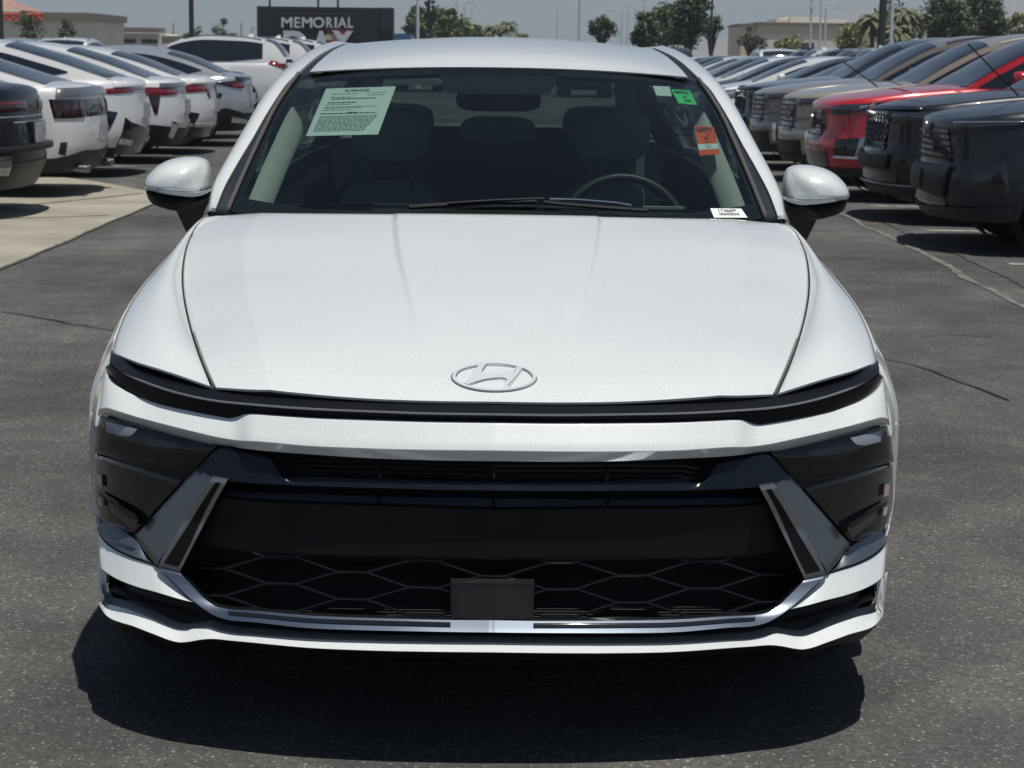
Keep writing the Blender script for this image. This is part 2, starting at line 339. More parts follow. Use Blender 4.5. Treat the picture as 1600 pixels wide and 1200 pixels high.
# -- nose: light bar, bumper cover
T1 = [(173,550),(181,555),(195,563),(212,572),(255,587.5),(300,599.5),(334,606.5),(399,615.4),(480,621),(570,625.5),(670,628),(AX,629)]
MID = [(171,566),(178,573),(200,585),(240,601.5),(270,611),(300,618.5),(332,624.5),(399,631.5),(480,637.5),(570,641.5),(670,645),(AX,646.5)]
MID2 = [(x,y+2.6) for x,y in MID]
B1 = [(163.5,575),(173,592),(192,607.8),(232.5,625.8),(300,642.4),(340,650),(360,653),(372,650.5),(381,647.4),(392,647.2),(430,649.5),(480,652.8),(570,656.3),(670,659),(AX,660.5)]
C1 = [(154,639.5),(166,637.5),(180,641.5),(220,653.5),(260,664),(300,674),(340,683.5),(372,688.5),(400,690),(480,697),(570,701),(670,703.5),(AX,704.5)]
E1 = [(152.5,650),(160,649),(200,660),(240,671),(280,682),(320,692),(358,697.5),(390,702),(480,709.5),(570,715.5),(670,719),(AX,720.5)]
bar = mk('light_bar', *plate_from_grid(np.zeros((2,2,3)), (0,0,0)), 'gloss', hero); me_old = bar.data
g = panel('light_bar', T1, MID, 'barblack', 80, 8, .026, .002, .02, er=.001, offf=lambda PX,PY: -.016*(1-smooths(PX,168,225)))[0]; bpy.data.objects.remove(bar); bar = g; bar.name = 'light_bar'
panel('light_strip', MID, MID2, mat('light strip', (.40,.41,.42), .3, .3, .5, bump=(900,.6,.002)), 80, 4, -.001, .001, .01, parent=bar, rim=False)
panel('lower_trim', MID2, B1, 'barblack', 80, 8, .008, .024, .02, parent=bar, er=.001, offf=lambda PX,PY: -.016*(1-smooths(PX,168,225)))
step = lambda PX, PY: .014*(1-smooths(PX, 362, 396))*smooths(PX,160,250)
stepc = lambda PX, PY: step(PX,PY)-.011*(1-smooths(PX,158,230))
panel('bumper_cover', B1, C1, 'pearl', 110, 12, .012, -.004, .03, offf=stepc, er=.002)
panel('bumper_chamfer', [(x,y+.4) for x,y in C1], E1, 'pearl', 110, 5, -.004, .017, .03, offf=stepc, rim=False)

# -- dark grille backing, frames and ribs
CEN = AX
backL = [(150,660),(200,668),(340,700),(480,709),(570,715),(AX,720)]; backB = [(150,930),(200,940),(275,980),(340,985),(480,1000),(570,1004),(AX,1008)]
panel('grille_backing', backL, backB, mat('radiator black', (.004,.004,.005), .8), 50, 14, .11, .10, .02, rim=False)
UT = [(306,735),(324,716),(340,702),(380,707),(404,712),(424,719),(432,730),(440,742.5),(480,744.2),(596,748.8),(690,752),(AX,753.5)]
UB = [(309,738),(320,744),(333,750),(345,751),(356,752),(376,754),(400,756),(430,757.5),(480,759.5),(600,763),(690,765.3),(AX,766.5)]
grille = panel('grille', UT, UB, mat('gloss black grille frame', (.008,.012,.020), .2, 0, .05, .22), 90, 8, .020, .010, .03, er=.003)[0]
mb = MB()
for k, (dy) in enumerate((7,15,23)):
    tubepx(mb, [(430+dy*1.2,722+dy-3),(480,711+dy+2),(600,716+dy),(AX,720.5+dy)], .0022, .055, 5)
mb.build('upper_slat', 'gloss', grille)
for px in (591.5, AX):
    for sgn in ((1,) if px == AX else (1,-1)):
        for (a,b,nm) in ((717,749,'upper_rib'),(764,792,'lower_rib')):
            m2 = MB(); P = FS([px-2,px,px+3], [a,(a+b)/2,b], np.array([.05,.035,.022])); P[:,0] *= sgn
            if px == AX: P[:,0] = 0
            m2.tube(P.tolist(), [.0022,.0026,.0038], 6); m2.build('grille_rib', 'gloss', grille)
panel('intake_shelf', [(352,768),(480,772),(600,776),(AX,779)], [(350,777),(480,787),(600,791),(AX,796)], mat('intake shelf painted reflection', (.05,.062,.085), .2, 0, .3), 50, 5, .050, .036, .01, parent=grille, rim=False)  # blue base colour stands in for the sky and ground reflection
PT = [(345,776.5),(380,780.5),(480,785.5),(613,790),(AX,795.5)]; PB = [(303,848),(340,856),(380,861),(526,869.5),(650,873),(AX,876)]
panel('plate_panel', PT, PB, 'satin_f', 60, 9, .018, .040, .02, parent=grille, er=.004)
mb = MB()
def inside(px, py):
    left = np.interp(py, [776,850,894,922,950,958], [340,302,283,306,344,356]); bot = np.interp(px, [283,306,344,356,397,480,570,705,773], [894,922,950,953,955.5,962,965.5,968.5,969.5])
    return px > left-2 and py < bot+1.5
cols = [773-111*k for k in range(5)]
def hexseg(a, b):
    pts = []
    for k in range(9):
        t = k/8; x, y = a[0]*(1-t)+b[0]*t, a[1]*(1-t)+b[1]*t
        if inside(x,y): pts.append((x,y))
        elif len(pts) > 1: break
        else: pts = []
    if len(pts) > 1: tubepx(mb, pts, .0032, .046, 6)
for ci, cx in enumerate(cols):
    ys = [852,894.5,937,980] if ci % 2 == 0 else [873,915.5,958]
    sl_ = lambda x, y: (x, y+(x-551)*.028)
    for y in ys:
        if ci: hexseg(sl_(cx-23,y), sl_(cx+23,y))
        else: hexseg(sl_(cx-23,y), sl_(cx,y))
        hexseg(sl_(cx-23,y), sl_(cx-88,y-21)); hexseg(sl_(cx-23,y), sl_(cx-88,y+21))
mb.build('grille_mesh', mat('gloss mesh', (.007,.007,.008), .2, 0, .2, .4), grille)
mb = MB()
for k in range(22):
    y = 880+k*4.2; x0 = np.interp(y, [776,850,894,922,950,975], [345,306,288,312,350,420])
    tubepx(mb, [(x0+4,y-4),(480,y-1),(600,y+1),(AX,y+3)], .0011, .085, 4)
mb.build('radiator_fins', mat('radiator fin', (.008,.008,.008), .6, 0,0,.3), grille)
panel('radar_cover', [(704,909.5),(AX,910.5)], [(704.5,966.5),(AX,968.5)], 'satin_f', 10, 8, .010, .006, .03, er=.004, label='square satin black sensor cover')

# -- chrome skid trim, black slots
CT = [(247,887),(281,894.5),(306.7,922),(323,938),(337,946.5),(353,950.5),(397.7,953.8),(480,961),(570,965),(705,968.5),(AX,969)]
CT = [(281,894.5),(306.7,922),(323,938),(337,946.5),(353,950.5),(397.7,953.8),(480,961),(570,965),(640,967),(705,968.5),(AX,969)]
CB = [(246.5,886.5),(269,908),(302,939.5),(320.6,953.5),(337,963),(353,968),(397,972.5),(480,981.5),(570,985),(640,986.5),(705,987.7),(AX,988.5)]
panel('grille_light_block', CT, [(x,y+1.0) for x,y in CT], 'dark', 60, 4, .12, .006, .004, rim=False)  # unseen shelf added behind the chrome to stop sun falling through the grille
CT2 = cat(CT, 60); CB2 = cat(CB, 60)
skid = panel('skid_trim', CT2, CB2, 'chrome', 100, 8, -.001, -.011, .02, er=.002)[0]
panel('trim_slot', [(356,955),(397,958.5),(480,966),(570,969.3),(704,972.5)], [(357,960.5),(397,964),(480,972),(570,975.6),(704,979)], 'gloss', 40, 5, -.0045, -.0085, .004, parent=skid, weld=False, rim=False)
panel('lower_wing', [(151,812),(153,812),(165,816),(180,823),(204,837),(239,880)], [(151,825),(154,832),(162,842),(201.7,867),(225,875),(241,881.5)], mat('blue grey chrome', (.16,.185,.215), .5, .8), 30, 7, .016, .0, .02, weld=False)

# -- fangs
fang = dict(zip('LR', panel('air_curtain_blade', [(307,732),(285,755),(250,792),(224,820),(206.5,837)], [(331,748),(316,768),(290,812),(268,848),(244,884)], 'fang', 30, 9, .022, -.006, .03, weld=False, er=.002)))
panel('blade_frame', [(331,746.5),(314,768),(288,812),(266,848),(246,885)], [(356,750),(341,777),(322,814),(300,856),(281,894)], 'bladeedge', 30, 8, -.008, -.002, .03, parent=fang, weld=False, er=.003)
panel('blade_inset', [(336.5,754),(318,781),(299,812),(276,848),(255.5,880)], [(345,755),(327,787),(310,822),(292,860),(278,886)], 'satin_f', 30, 5, -.009, -.004, .004, parent=fang, weld=False, rim=False)

# -- head lamps (smoked lens over a dark housing)
HL = [(157,650.5),(151.5,667),(147,690),(145,706)]; HR = [(338,697.5),(320,716),(303,733),(288,748.5)]
lens = dict(zip('LR', panel('headlight', HL, HR, 'lens', 14, 26, .0, .016, .012, weld=False, er=.002, bulge=.004)))
panel('lamp_housing', [(158,652),(150,690),(146,706)], [(337,699),(303,734),(289,748)], mat('lamp housing', (.02,.019,.018), .35), 10, 20, .008, .05, .01, parent=lens, weld=False, rim=False)
panel('reflector', [(164,658),(164.5,666),(166,675)], [(214,671),(205,680),(190,682)], 'refl', 8, 10, .004, .008, .002, parent=lens, weld=False, rim=False)
panel('reflector', [(226,682),(230,704)], [(282,694),(270,706)], mat('dim reflector', (.06,.06,.062), .2, .6), 8, 10, .012, .018, .002, parent=lens, weld=False, rim=False)
low = dict(zip('LR', panel('lamp_lower_housing', [(145,709),(142.5,745),(146,788),(158,810),(190,829)], [(287,751),(270,769),(240,801),(222,820),(207.5,835)], 'gloss', 24, 16, .005, .018, .03, weld=False, er=.003)))
panel('marker_lamp', [(150,741),(151,759)], [(158,743.5),(159,762)], 'amber', 5, 5, -.0005, .0005, .001, parent=low, weld=False, rim=False)
panel('vent_louvre', [(152,776),(154,789)], [(158,779),(160,792)], 'amber', 5, 5, -.0005, .0005, .001, parent=low, weld=False, rim=False)
panel('vent_louvre', [(172,786),(170,797)], [(216,812),(207,828)], mat('warm grey lamp part', (.06,.055,.05), .3, .3), 6, 6, -.0005, .0005, .001, parent=low, weld=False, rim=False)
panel('vent_blade', [(153,768),(156,774)], [(214,806),(210,812)], 'satin', 6, 16, -.001, -.001, .002, parent=low, weld=False, rim=False)

# -- cheeks, side vents, lower lip, underside
panel('bumper_corner', [(151,828),(162,845),(202,870),(225,878),(242,884),(269,909.5),(302,940)], [(154.5,886),(176,901.5),(213,917),(245,926),(262,931),(280,936),(301,941)], 'pearl', 40, 9, .004, -.016, .03, weld=False, er=.003)
panel('vent_surround', [(150.5,879),(152,905),(154,930),(156.5,950)], [(156,887),(158,905),(160,925),(165,940)], 'pearl', 16, 5, .003, .008, .004, weld=False, rim=False)
VT = [(154,888),(176,902),(213,918),(260,932),(302,942),(320,955),(337,965),(353,970),(397,975),(480,984),(590,988),(705,990.5),(AX,991)]
LT = [(156,930),(163,938.5),(197,950.5),(236.7,965.5),(262,977),(278.7,983),(293,983.5),(310,981),(327.6,979.5),(342,984),(360,988),(397.6,991.5),(480,997.5),(570,1000.8),(670,1003),(AX,1004)]
LB = [(155.5,946),(163,958.5),(213,980.5),(245,993),(268,1001.5),(280,1004),(295,1003),(312,1000),(330,998.5),(360,1001),(397.6,1004.5),(480,1012.2),(570,1016.3),(670,1018.5),(AX,1019.5)]
panel('lower_vent', [(150,886)]+VT[1:], [(150,930)]+LT[1:], 'satin_f', 70, 6, .055, .045, .01, rim=False)
panel('vent_fin', [(168,912),(200,926),(240,940),(280,951),(310,960)], [(170,922),(205,936),(240,948),(280,958),(308,965)], 'satin', 20, 5, .030, .018, .01, weld=False, rim=False)
panel('lip', LT, LB, 'pearl', 110, 8, .006, -.026, .05, er=.004)
panel('splitter', [(x, y+.5) for x,y in LB], [(160,955),(163,966),(245,1001),(280,1014),(300,1013),(330,1008),(397,1014),(480,1022),(590,1027),(705,1030),(AX,1031)], 'satin_f', 60, 5, .004, .05, .05, rim=False)

# -- hood (Coons patch between the light bar, the shut lines and the cowl)
CUT = [(334,607.5,.205),(314,559,.36),(298,510,.58),(289.5,472,.76),(286,440,.93),(287.5,410,1.07),(293.5,382,1.20),(302,363,1.31),(312,348,1.41),(327,335.5,1.50)]
nu, nv = 121, 61
cutc = cat([(*p,) for p in CUT], nv); CUT3 = cpt(cutc[:,0], cutc[:,1], cutc[:,2])
fr = cat([p for p in T1 if p[0] > 333], nu)[::-1]; FR3 = FS(fr[:,0], fr[:,1]-1.5, .016); FR3[0,0] = 0; FR3[-1] = CUT3[0]
ctr = cat([(0,.045,.719),(0,.10,.741),(0,.22,.776),(0,.45,.832),(0,.75,.890),(0,1.05,.944),(0,1.325,.992)], nv)
s1 = np.linspace(0,1,nu)
RE3 = np.stack([CUT3[-1,0]*s1, 1.325+(CUT3[-1,1]-1.325)*s1**2.4, .992+(CUT3[-1,2]-.992)*s1**2.2], 1)
def coons(C0, C1, F, Rr):   # C0,C1 (nv,3) centre/side; F,R (nu,3)
    nu_, nv_ = len(F), len(C0); u = np.linspace(0,1,nu_)[:,None,None]; v = np.linspace(0,1,nv_)[None,:,None]; out = np.zeros((nu_,nv_,3))
    for k in range(3):
        uu = u**2 if k == 2 else (u**1.6 if k == 1 else u); U = uu[:,:,0]; V = v[:,:,0]
        out[:,:,k] = (1-U)*C0[None,:,k]+U*C1[None,:,k]+(1-V)*F[:,None,k]+V*Rr[:,None,k]-((1-U)*(1-V)*C0[0,k]+U*(1-V)*C1[0,k]+(1-U)*V*C0[-1,k]+U*V*C1[-1,k])
    return out
FR3b = FR3.copy(); H = coons(ctr, CUT3, FR3b, RE3)
u = np.linspace(0,1,nu)[:,None]; v = np.linspace(0,1,nv)[None,:]
uB = .80+.10*(1-v)*0       # outer facet line
H[:,:,2] += .021*np.where(u<uB, (u/uB)**2.6, (1-u)/(1-uB))*np.sin(np.pi*np.clip(v*.92+.06,0,1))**.5
uA = .335-.10*(1-v)                                                 # the two long centre creases
H[:,:,2] += (.0100*(1-smooths(u, uA-.003, uA+.013))*smooths(v,.05,.8)*(1-smooths(v,.95,1.)))
H[:,-1,2] -= .006; H[0,:,0] = 0
full = np.concatenate([H[::-1], mirror_v(H.reshape(-1,3)).reshape(H.shape)[1:]], 0)
v_, f_ = plate_from_grid(full, (0,.003,-.005)); hood = mk('hood', v_, f_, 'pearl', hero, ang=60)
hood_bvh = BVHTree.FromPolygons([Vector(p) for p in v_], f_)
def onto(bvh, px, py, lift=0.):       # cast a line of sight onto a built surface
    o = Vector((0,-D0,CAM_H)); out = []
    for d in ray(np.atleast_1d(px), np.atleast_1d(py)):
        d = Vector(d).normalized(); h, n, i, t = bvh.ray_cast(o, d)
        if h is None: out.append(None)
        else:
            if n.dot(d) > 0: n = -n
            out.append(h+n*lift)
    return out
# emblem pressed on the hood
EC = (772, 590.5); ea = R(ROLL)
def emb(x, y, lift=.002): return onto(hood_bvh, [EC[0]+x*math.cos(ea)-y*math.sin(ea)], [EC[1]+x*math.sin(ea)+y*math.cos(ea)], lift)[0]
M['badge'] = mat('pale badge', (.68,.71,.71), .25, .1, .8); M['badge_edge'] = mat('badge groove', (.09,.10,.105), .5)
mb = MB(); n = 72
v, f = [], []
for k in range(n):
    a = 2*math.pi*k/n; c, s_ = math.cos(a), math.sin(a)
    v += [emb(66*c,22.3*s_,.0003), emb(65.2*c,21.9*s_,.004), emb(60.5*c,18.6*s_,.004), emb(59.8*c,18.2*s_,.0003)]
f = [(k*4+j, ((k+1)%n)*4+j, ((k+1)%n)*4+j+1, k*4+j+1) for k in range(n) for j in range(3)]
badge = mk('emblem', v, f, 'badge', hood, label='oval badge with a slanted H')
def stroke(name, L1, L2, m='badge', lift=.0036, par=badge, n=14):
    a, b = cat(L1,n), cat(L2,n); v = []; 
    for i in range(n):
        v += [emb(a[i,0],a[i,1],.0003), emb(a[i,0],a[i,1],lift), emb(b[i,0],b[i,1],lift), emb(b[i,0],b[i,1],.0003)]
    return mk(name, v, [(i*4+j,(i+1)*4+j,(i+1)*4+j+1,i*4+j+1) for i in range(n-1) for j in range(3)], m, par)
# coordinates read from the badge close-up, centred
stroke('emblem_stroke', [(-25,-18),(-31,-9),(-40,3),(-47,11)], [(-12,-20),(-19,-8),(-14,-4),(-38,13)])
stroke('emblem_stroke', [(-21,-7),(-12,-5),(10,-6),(27,-10),(38,-17)], [(-38,13),(-20,6),(0,2.5),(18,2.5),(22,5)])
stroke('emblem_stroke', [(38,-17),(33,-9),(21,4),(12,18)], [(46,-14),(40,-5),(31,7),(22,17)])
for (a) in (1,):
    e = MB(); e.tube([emb(67*math.cos(t), 22.9*math.sin(t), .0004) for t in np.linspace(-.1,math.pi+.35,50)], .0010, 5); e.build('emblem_outline', 'badge_edge', badge)
    for pts in ([(-12,-18.5),(-17,-11),(-19,-7.5)],[(-12,-19),(10,-19.3),(35,-15.5)],[(44,-13),(36,-2),(22,14)],[(-38,12.5),(-20,6.5),(0,3),(14,3),(20,6)],[(44,-13),(54,-8),(60,-1)],[(-59,0),(-56,-6),(-46,-11),(-26,-16.5)]):
        c_ = cat(pts,12); e = MB(); e.tube([emb(p[0],p[1],.0042) for p in c_], .0008, 5); e.build('emblem_outline', 'badge_edge', badge)

# -- fenders and body sides
KC = [(173.5,548,.50),(181,521,.60),(191,496,.70),(203,474,.80),(222,447,.93),(242,423,1.05),(262,401,1.18),(294,366,1.42),(310,349,1.56),(322,336,1.68)]
kc = cat(KC, nv); K3 = cpt(kc[:,0], kc[:,1], kc[:,2])
tip = cat([p for p in T1 if p[0] < 336], 31); TP3 = FS(tip[:,0], tip[:,1]-1.2, .016)[::-1]; TP3[0] = CUT3[0]+np.array((-.004,0,0)); TP3[-1] = K3[0]
C2 = CUT3 + np.array((-.0028,0,-.001)); nuf = 31
uF = np.linspace(0,1,nuf)[:,None,None]; VF = np.linspace(0,1,nv)[None,:,None]
RF = C2[-1]*(1-uF[:,0])+K3[-1]*uF[:,0]
FD = (1-uF)*C2[None]+uF*K3[None]+(1-VF)*TP3[:,None]+VF*RF[:,None]-((1-uF)*(1-VF)*C2[0]+uF*(1-VF)*K3[0]+(1-uF)*VF*C2[-1]+uF*VF*K3[-1])
FD[:,:,2] += .030*np.sin(np.pi*uF[:,:,0])*np.sin(np.pi*np.clip(VF[:,:,0]*.85+.12,0,1))
# continue the outer edge backwards
Ks = np.concatenate([K3, [(-.835,2.1,.955),(-.845,2.8,.985),(-.845,3.6,1.01),(-.82,4.2,1.03),(-.74,4.6,1.04),(-.60,4.86,1.03)]])
Ktop = np.concatenate([[(-.80,.26,.70),(-.845,.40,.725)], Ks]); Ktop = Ktop[np.argsort(Ktop[:,1])]
def side_top(Y): return np.interp(Y, Ktop[:,1], np.abs(Ktop[:,0])), np.interp(Y, Ktop[:,1], Ktop[:,2])
WY = (.955, 3.795); WR, WZ = .365, .335
def zlow(Y):
    z = np.interp(Y, [0,.5,.62,4.3,4.86], [.22,.22,.19,.19,.30])
    for w in WY:
        d = abs(Y-w)
        if d < WR: z = max(z, WZ+math.sqrt(WR**2-d**2))
    return z
def side_pt(Y, z, off=0.):
    xk, zk = side_top(Y); hw = float(hwid(Y)); zm = .60
    if z > zm: k = min(1,(zk-z)/max(zk-zm,.01)); x = xk+(max(hw,xk)-xk)*math.sin(k*math.pi/2)**.75
    else: x = max(hw,xk)*float((kz(z) if Y < .9 else 1-.05*((zm-z)/.4)**2)-(.014*max(0,.55-z)/.3 if Y>.52 else 0))
    if .78 < Y < 4.2: x -= .018*math.exp(-((z-.45)/.09)**2)*(1 if 1.4<Y<3.4 else 0)
    for w in WY:
        r = math.hypot(Y-w, z-WZ)
        if r < .46: x += (.004 if w < 2 else .008)*(1-(r-WR)/.1 if r > WR else 1)*min(1,max(0,z-.3)/.2)
    return (-(x+off), Y+float(prof(min(z,.72)))*max(0,min(1,(.53-Y)/.07)), z)
def side_panel(name, Y0, Y1, m='pearl', parent=hero, z0=None, z1=None, n=None, off=0., rows=16):
    ys = set(np.linspace(Y0, Y1, n or max(4,int((Y1-Y0)/.05)+2)))
    for w in WY:
        for d in list(np.linspace(-WR,WR,25)*.9999)+[-WR-.001,WR+.001]:
            if Y0 < w+d < Y1: ys.add(w+d)
    ys = sorted(ys); G = []
    for Y in ys:
        zt = side_top(Y)[1]-.0005; zl = zlow(Y)
        if z1 is not None: zt = min(zt, z1)
        if z0 is not None: zl = max(zl, z0)
        G.append([side_pt(Y, zt+(zl-zt)*(k/(rows-1)), off) for k in range(rows)])
    G = np.array(G); out = []
    for sd in (0,1):
        H_ = G[::-1] if sd == 0 else mirror_v(G.reshape(-1,3)).reshape(G.shape)
        v_, f_ = plate_from_grid(H_, (.015*(1 if sd==0 else -1),0,0)); out.append(mk(name, v_, f_, m, parent, ang=50))
    return out
for sd in (0,1):
    Gf = FD if sd == 1 else FD
    top = Gf.reshape(-1,3)
    H_ = FD if sd == 0 else mirror_v(top).reshape(FD.shape)[::-1]
    v_, f_ = plate_from_grid(H_[::-1], (0,.002,-.005)); mk('fender_top', v_, f_, 'pearl', hero, ang=60)
side_panel('bumper_side', .38, .519, off=-.006, z0=.598, rows=8); side_panel('lamp_side', .40, .50, 'gloss', off=-.011, z0=.36, z1=.61, rows=8); side_panel('bumper_side', .485, .519, off=-.004, z0=.372, z1=.602, rows=8); side_panel('bumper_side', .40, .519, off=-.005, z1=.376, rows=8); side_panel('fender', .522, 1.497)
fd = side_panel('door', 1.503, 2.557, z0=.24); rd = side_panel('door', 2.563, 3.50, z0=.24)
side_panel('sill', 1.40, 3.42, 'satin', z1=.238); side_panel('quarter_panel', 3.505, 4.86)
for dlist, yy in ((fd,2.42),(rd,3.36)):
    for sgn, d in zip((-1,1), dlist):
        p = side_pt(yy,.80,.022); MB().tube([(p[0]*-sgn*-1*(1) if False else abs(p[0])*sgn, yy-.11+.22*k/6, .80+.006*math.sin(k)) for k in range(7)], [.006,.012,.014,.014,.014,.012,.006], 8).build('handle', 'pearl', d)
# inner black hull so nothing shows through the gaps, plus added sun-leak blocks
mb = MB(); mb.box((0,2.55,.32),(1.50,3.9,.22)); mb.box((0,.62,.46),(1.2,.62,.42)); mb.box((0,.85,.56),(1.58,.80,.22)); mb.box((0,.50,.36),(1.50,.20,.26)); mb.box((.76,.46,.665),(.14,.22,.05)); mb.box((-.76,.46,.665),(.14,.22,.05)); mb.box((0,4.2,.6),(1.3,.9,.5)); mb.build('underbody', 'dark', hero, smooth=False)
_i = np.searchsorted(SY, .60); _P = [(SX[k]*.955, SY[k]-.022) for k in range(0,_i,12)]; _P = [(-a,b) for a,b in _P[::-1]]+_P[1:]
mk('sun_block_tray', [(a,b,.228) for a,b in _P], [tuple(range(len(_P)))], 'dark', hero, smooth=False)  # unseen flat tray added to block sun leaks into the shadow below
for sgn in (-1,1):
    for w in WY: MB().tube([(sgn*x, w, WZ) for x in (.60,.84)], WR+.02, 28, cap=True).build('wheel_housing', 'dark', hero)
    C = CUT3.copy(); C[:,0] *= sgn; MB().tube((C+np.array((0,0,-.0105))).tolist(), .0050, 8).build('hood_gap_darkener', 'dark', hero)  # dark tube added below the shut line to darken the gap, stop leaks

# -- windshield, roof, pillars
ECp = [(357,327.5,1.50),(382,270,1.74),(407.5,215,1.98),(432.5,165,2.22),(452,136,2.37),(467,116,2.47)]
BCp = [(337,325.5,1.62),(351,291,1.77),(372,253,1.92),(395,215,2.08),(415,180,2.24),(434,150,2.38),(450,128,2.50),(466,113.5,2.58),(482,99,2.70),(500,85,2.86),(518,75.5,3.05),(536,68.5,3.30)]
ACp = [(321,337,1.72),(332,291,1.86),(350,255,2.00),(372,217,2.16),(392,182,2.32),(410,152,2.47),(428,128,2.62),(443,111,2.76),(460,96,2.92),(477,85,3.08),(497,74.5,3.26),(520,68,3.48)]
REp = [(484,112,2.42),(494,101,2.55),(506,90,2.70),(520,79.5,2.88),(540,69.5,3.15)]
def c3(P, n): c = cat(P, n); return cpt(c[:,0], c[:,1], c[:,2])
EC3, BC3, AC3, RP3 = c3(ECp, 50), c3(BCp, 60), c3(ACp, 60), c3(REp, 30)
BC3 = np.concatenate([BC3, cat([BC3[-1], (-.475,3.7,1.425),(-.47,4.0,1.375),(-.50,4.5,1.15),(-.54,4.8,1.045)], 30)[1:]])
AC3 = np.concatenate([AC3, cat([AC3[-1], (-.585,3.8,1.39),(-.60,4.05,1.33),(-.67,4.45,1.14),(-.70,4.72,1.045)], 30)[1:]])
RP3 = np.concatenate([RP3, cat([RP3[-1], (-.455,3.7,1.430),(-.45,3.95,1.392)], 14)[1:]])
def loft(A, B, n, bulge=(0,0,0), flat=False):
    t = np.linspace(0,1,n)[None,:,None]; G = A[:,None]*(1-t)+B[:,None]*t; return G + np.array(bulge)*np.sin(np.pi*t)
def both(name, G, m, thick=(0,0,-.01), parent=hero, ang=50, label=None):
    r = []
    for sd in (0,1):
        H_ = G[::-1] if sd == 0 else mirror_v(G.reshape(-1,3)).reshape(G.shape)
        v_, f_ = plate_from_grid(H_, (thick[0]*(1 if sd == 0 else -1), thick[1], thick[2])); r.append(mk(name, v_, f_, m, parent, ang=ang, label=label))
    return r
both('roof_rail', loft(BC3, AC3, 9, (-.006,-.006,.010)), 'pearl')
def res(C, n): return np.stack([np.interp(np.linspace(0,1,n), np.linspace(0,1,len(C)), C[:,k]) for k in range(3)],1)
k1 = int(60*.62)
both('pillar_trim', loft(EC3, res(BC3[:k1+8],50), 4)+np.array((0,.004,-.004)), 'satin')
both('roof_ditch', loft(res(RP3,60), res(BC3[k1+4:k1+46],60), 4)+np.array((0,.006,-.008)), 'satin')
for sgn in (1,-1):
    C = EC3.copy(); C[:,0] *= sgn; MB().tube((C+np.array((0,-.006,.004))).tolist(), .0058, 8).build('windshield_moulding', 'mold', hero)
# glass
nW, mW = 41, 50
cw = cat([(0,1.30,.925),(0,1.65,1.085),(0,2.0,1.238),(0,2.31,1.358)], mW)
Bot = np.stack([EC3[0,0]*s1[:,], 1.30+(EC3[0,1]-1.30)*s1**2, .925+(EC3[0,2]-.925)*s1**2.5],1)
Top = np.stack([EC3[-1,0]*s1, 2.31+(EC3[-1,1]-2.31)*s1**2.2, 1.358+(EC3[-1,2]-1.358)*s1**2.2],1)
WS = coons(cw, EC3, Bot, Top)
def mfull(G): G = G.copy(); G[0,:,0] = 0; return np.concatenate([G[::-1], mirror_v(G.reshape(-1,3)).reshape(G.shape)[1:]], 0)
G = mfull(WS); ws = mk('windshield', G.reshape(-1,3), gridf(*G.shape[:2]), 'wglass', hero, ang=80)
wbvh = BVHTree.FromPolygons([Vector(p) for p in G.reshape(-1,3)], gridf(*G.shape[:2]))
# black frit band round the glass (printed on the inside)
def frit(name, sel, lift=-.003):
    v_, f_ = [], []
    g = G + np.array((0,.004,lift)); gi = gridf(*g.shape[:2]); 
    for q in gi:
        c = np.mean([g.reshape(-1,3)[i] for i in q],0); i0 = q[0]//mW; j0 = q[0]%mW
        if sel(abs(i0-(nu-1))/(nu-1), j0/(mW-1), c): f_.append(q)
    return mk(name, g.reshape(-1,3), f_, 'satin', ws)
frit('glass_border', lambda a, b, c: a > .972 or b > .955 or b < .10)
frit('sensor_border', lambda a, b, c: b > .80 and abs(c[0]) < .15+.25*(b-.80))
# roof
ctrR = cat([(0,2.32,1.362),(0,2.45,1.398),(0,2.65,1.430),(0,2.9,1.452),(0,3.2,1.462),(0,3.6,1.455),(0,3.95,1.415)], 60)
RS = res(RP3, 60)
Fh = np.stack([RS[0,0]*s1, 2.32+(RS[0,1]-2.32)*s1**2.2, 1.362+(RS[0,2]-1.362)*s1**2.2],1); Rh = np.stack([RS[-1,0]*s1, 3.95+(RS[-1,1]-3.95)*s1**2, 1.415+(RS[-1,2]-1.415)*s1**2.2],1)
RO = coons(ctrR, RS, Fh, Rh); Gr = mfull(RO); v_, f_ = plate_from_grid(Gr, (0,.004,-.004)); mk('roof', v_, f_, 'pearl', hero, ang=60)
# rear glass and deck
Cr = cat([(0,3.97,1.41),(0,4.3,1.28),(0,4.62,1.09)], 20); Sr = cat([(-.46,3.97,1.385),(-.50,4.3,1.26),(-.55,4.6,1.08)], 20)
e1 = lambda a,b,n: np.stack([b[0]*np.linspace(0,1,n), a[1]+(b[1]-a[1])*np.linspace(0,1,n)**2, a[2]+(b[2]-a[2])*np.linspace(0,1,n)**2],1)
RG = coons(Cr, Sr, e1(Cr[0],Sr[0],20), e1(Cr[-1],Sr[-1],20)); Gg = mfull(RG); mk('rear_window', Gg.reshape(-1,3), gridf(*Gg.shape[:2]), 'sglass', hero, ang=80)
DK = np.array([[(x*s,y,z-.03*s*s) for s in np.linspace(0,1,12)] for x,y,z in ((-.60,4.60,1.085),(-.63,4.72,1.075),(-.62,4.84,1.065),(-.60,4.87,1.04),(-.60,4.90,.80),(-.62,4.88,.45),(-.62,4.80,.28))]).transpose(1,0,2)
Gd = mfull(DK); mk('trunk_lid', Gd.reshape(-1,3), gridf(*Gd.shape[:2]), 'pearl', hero)
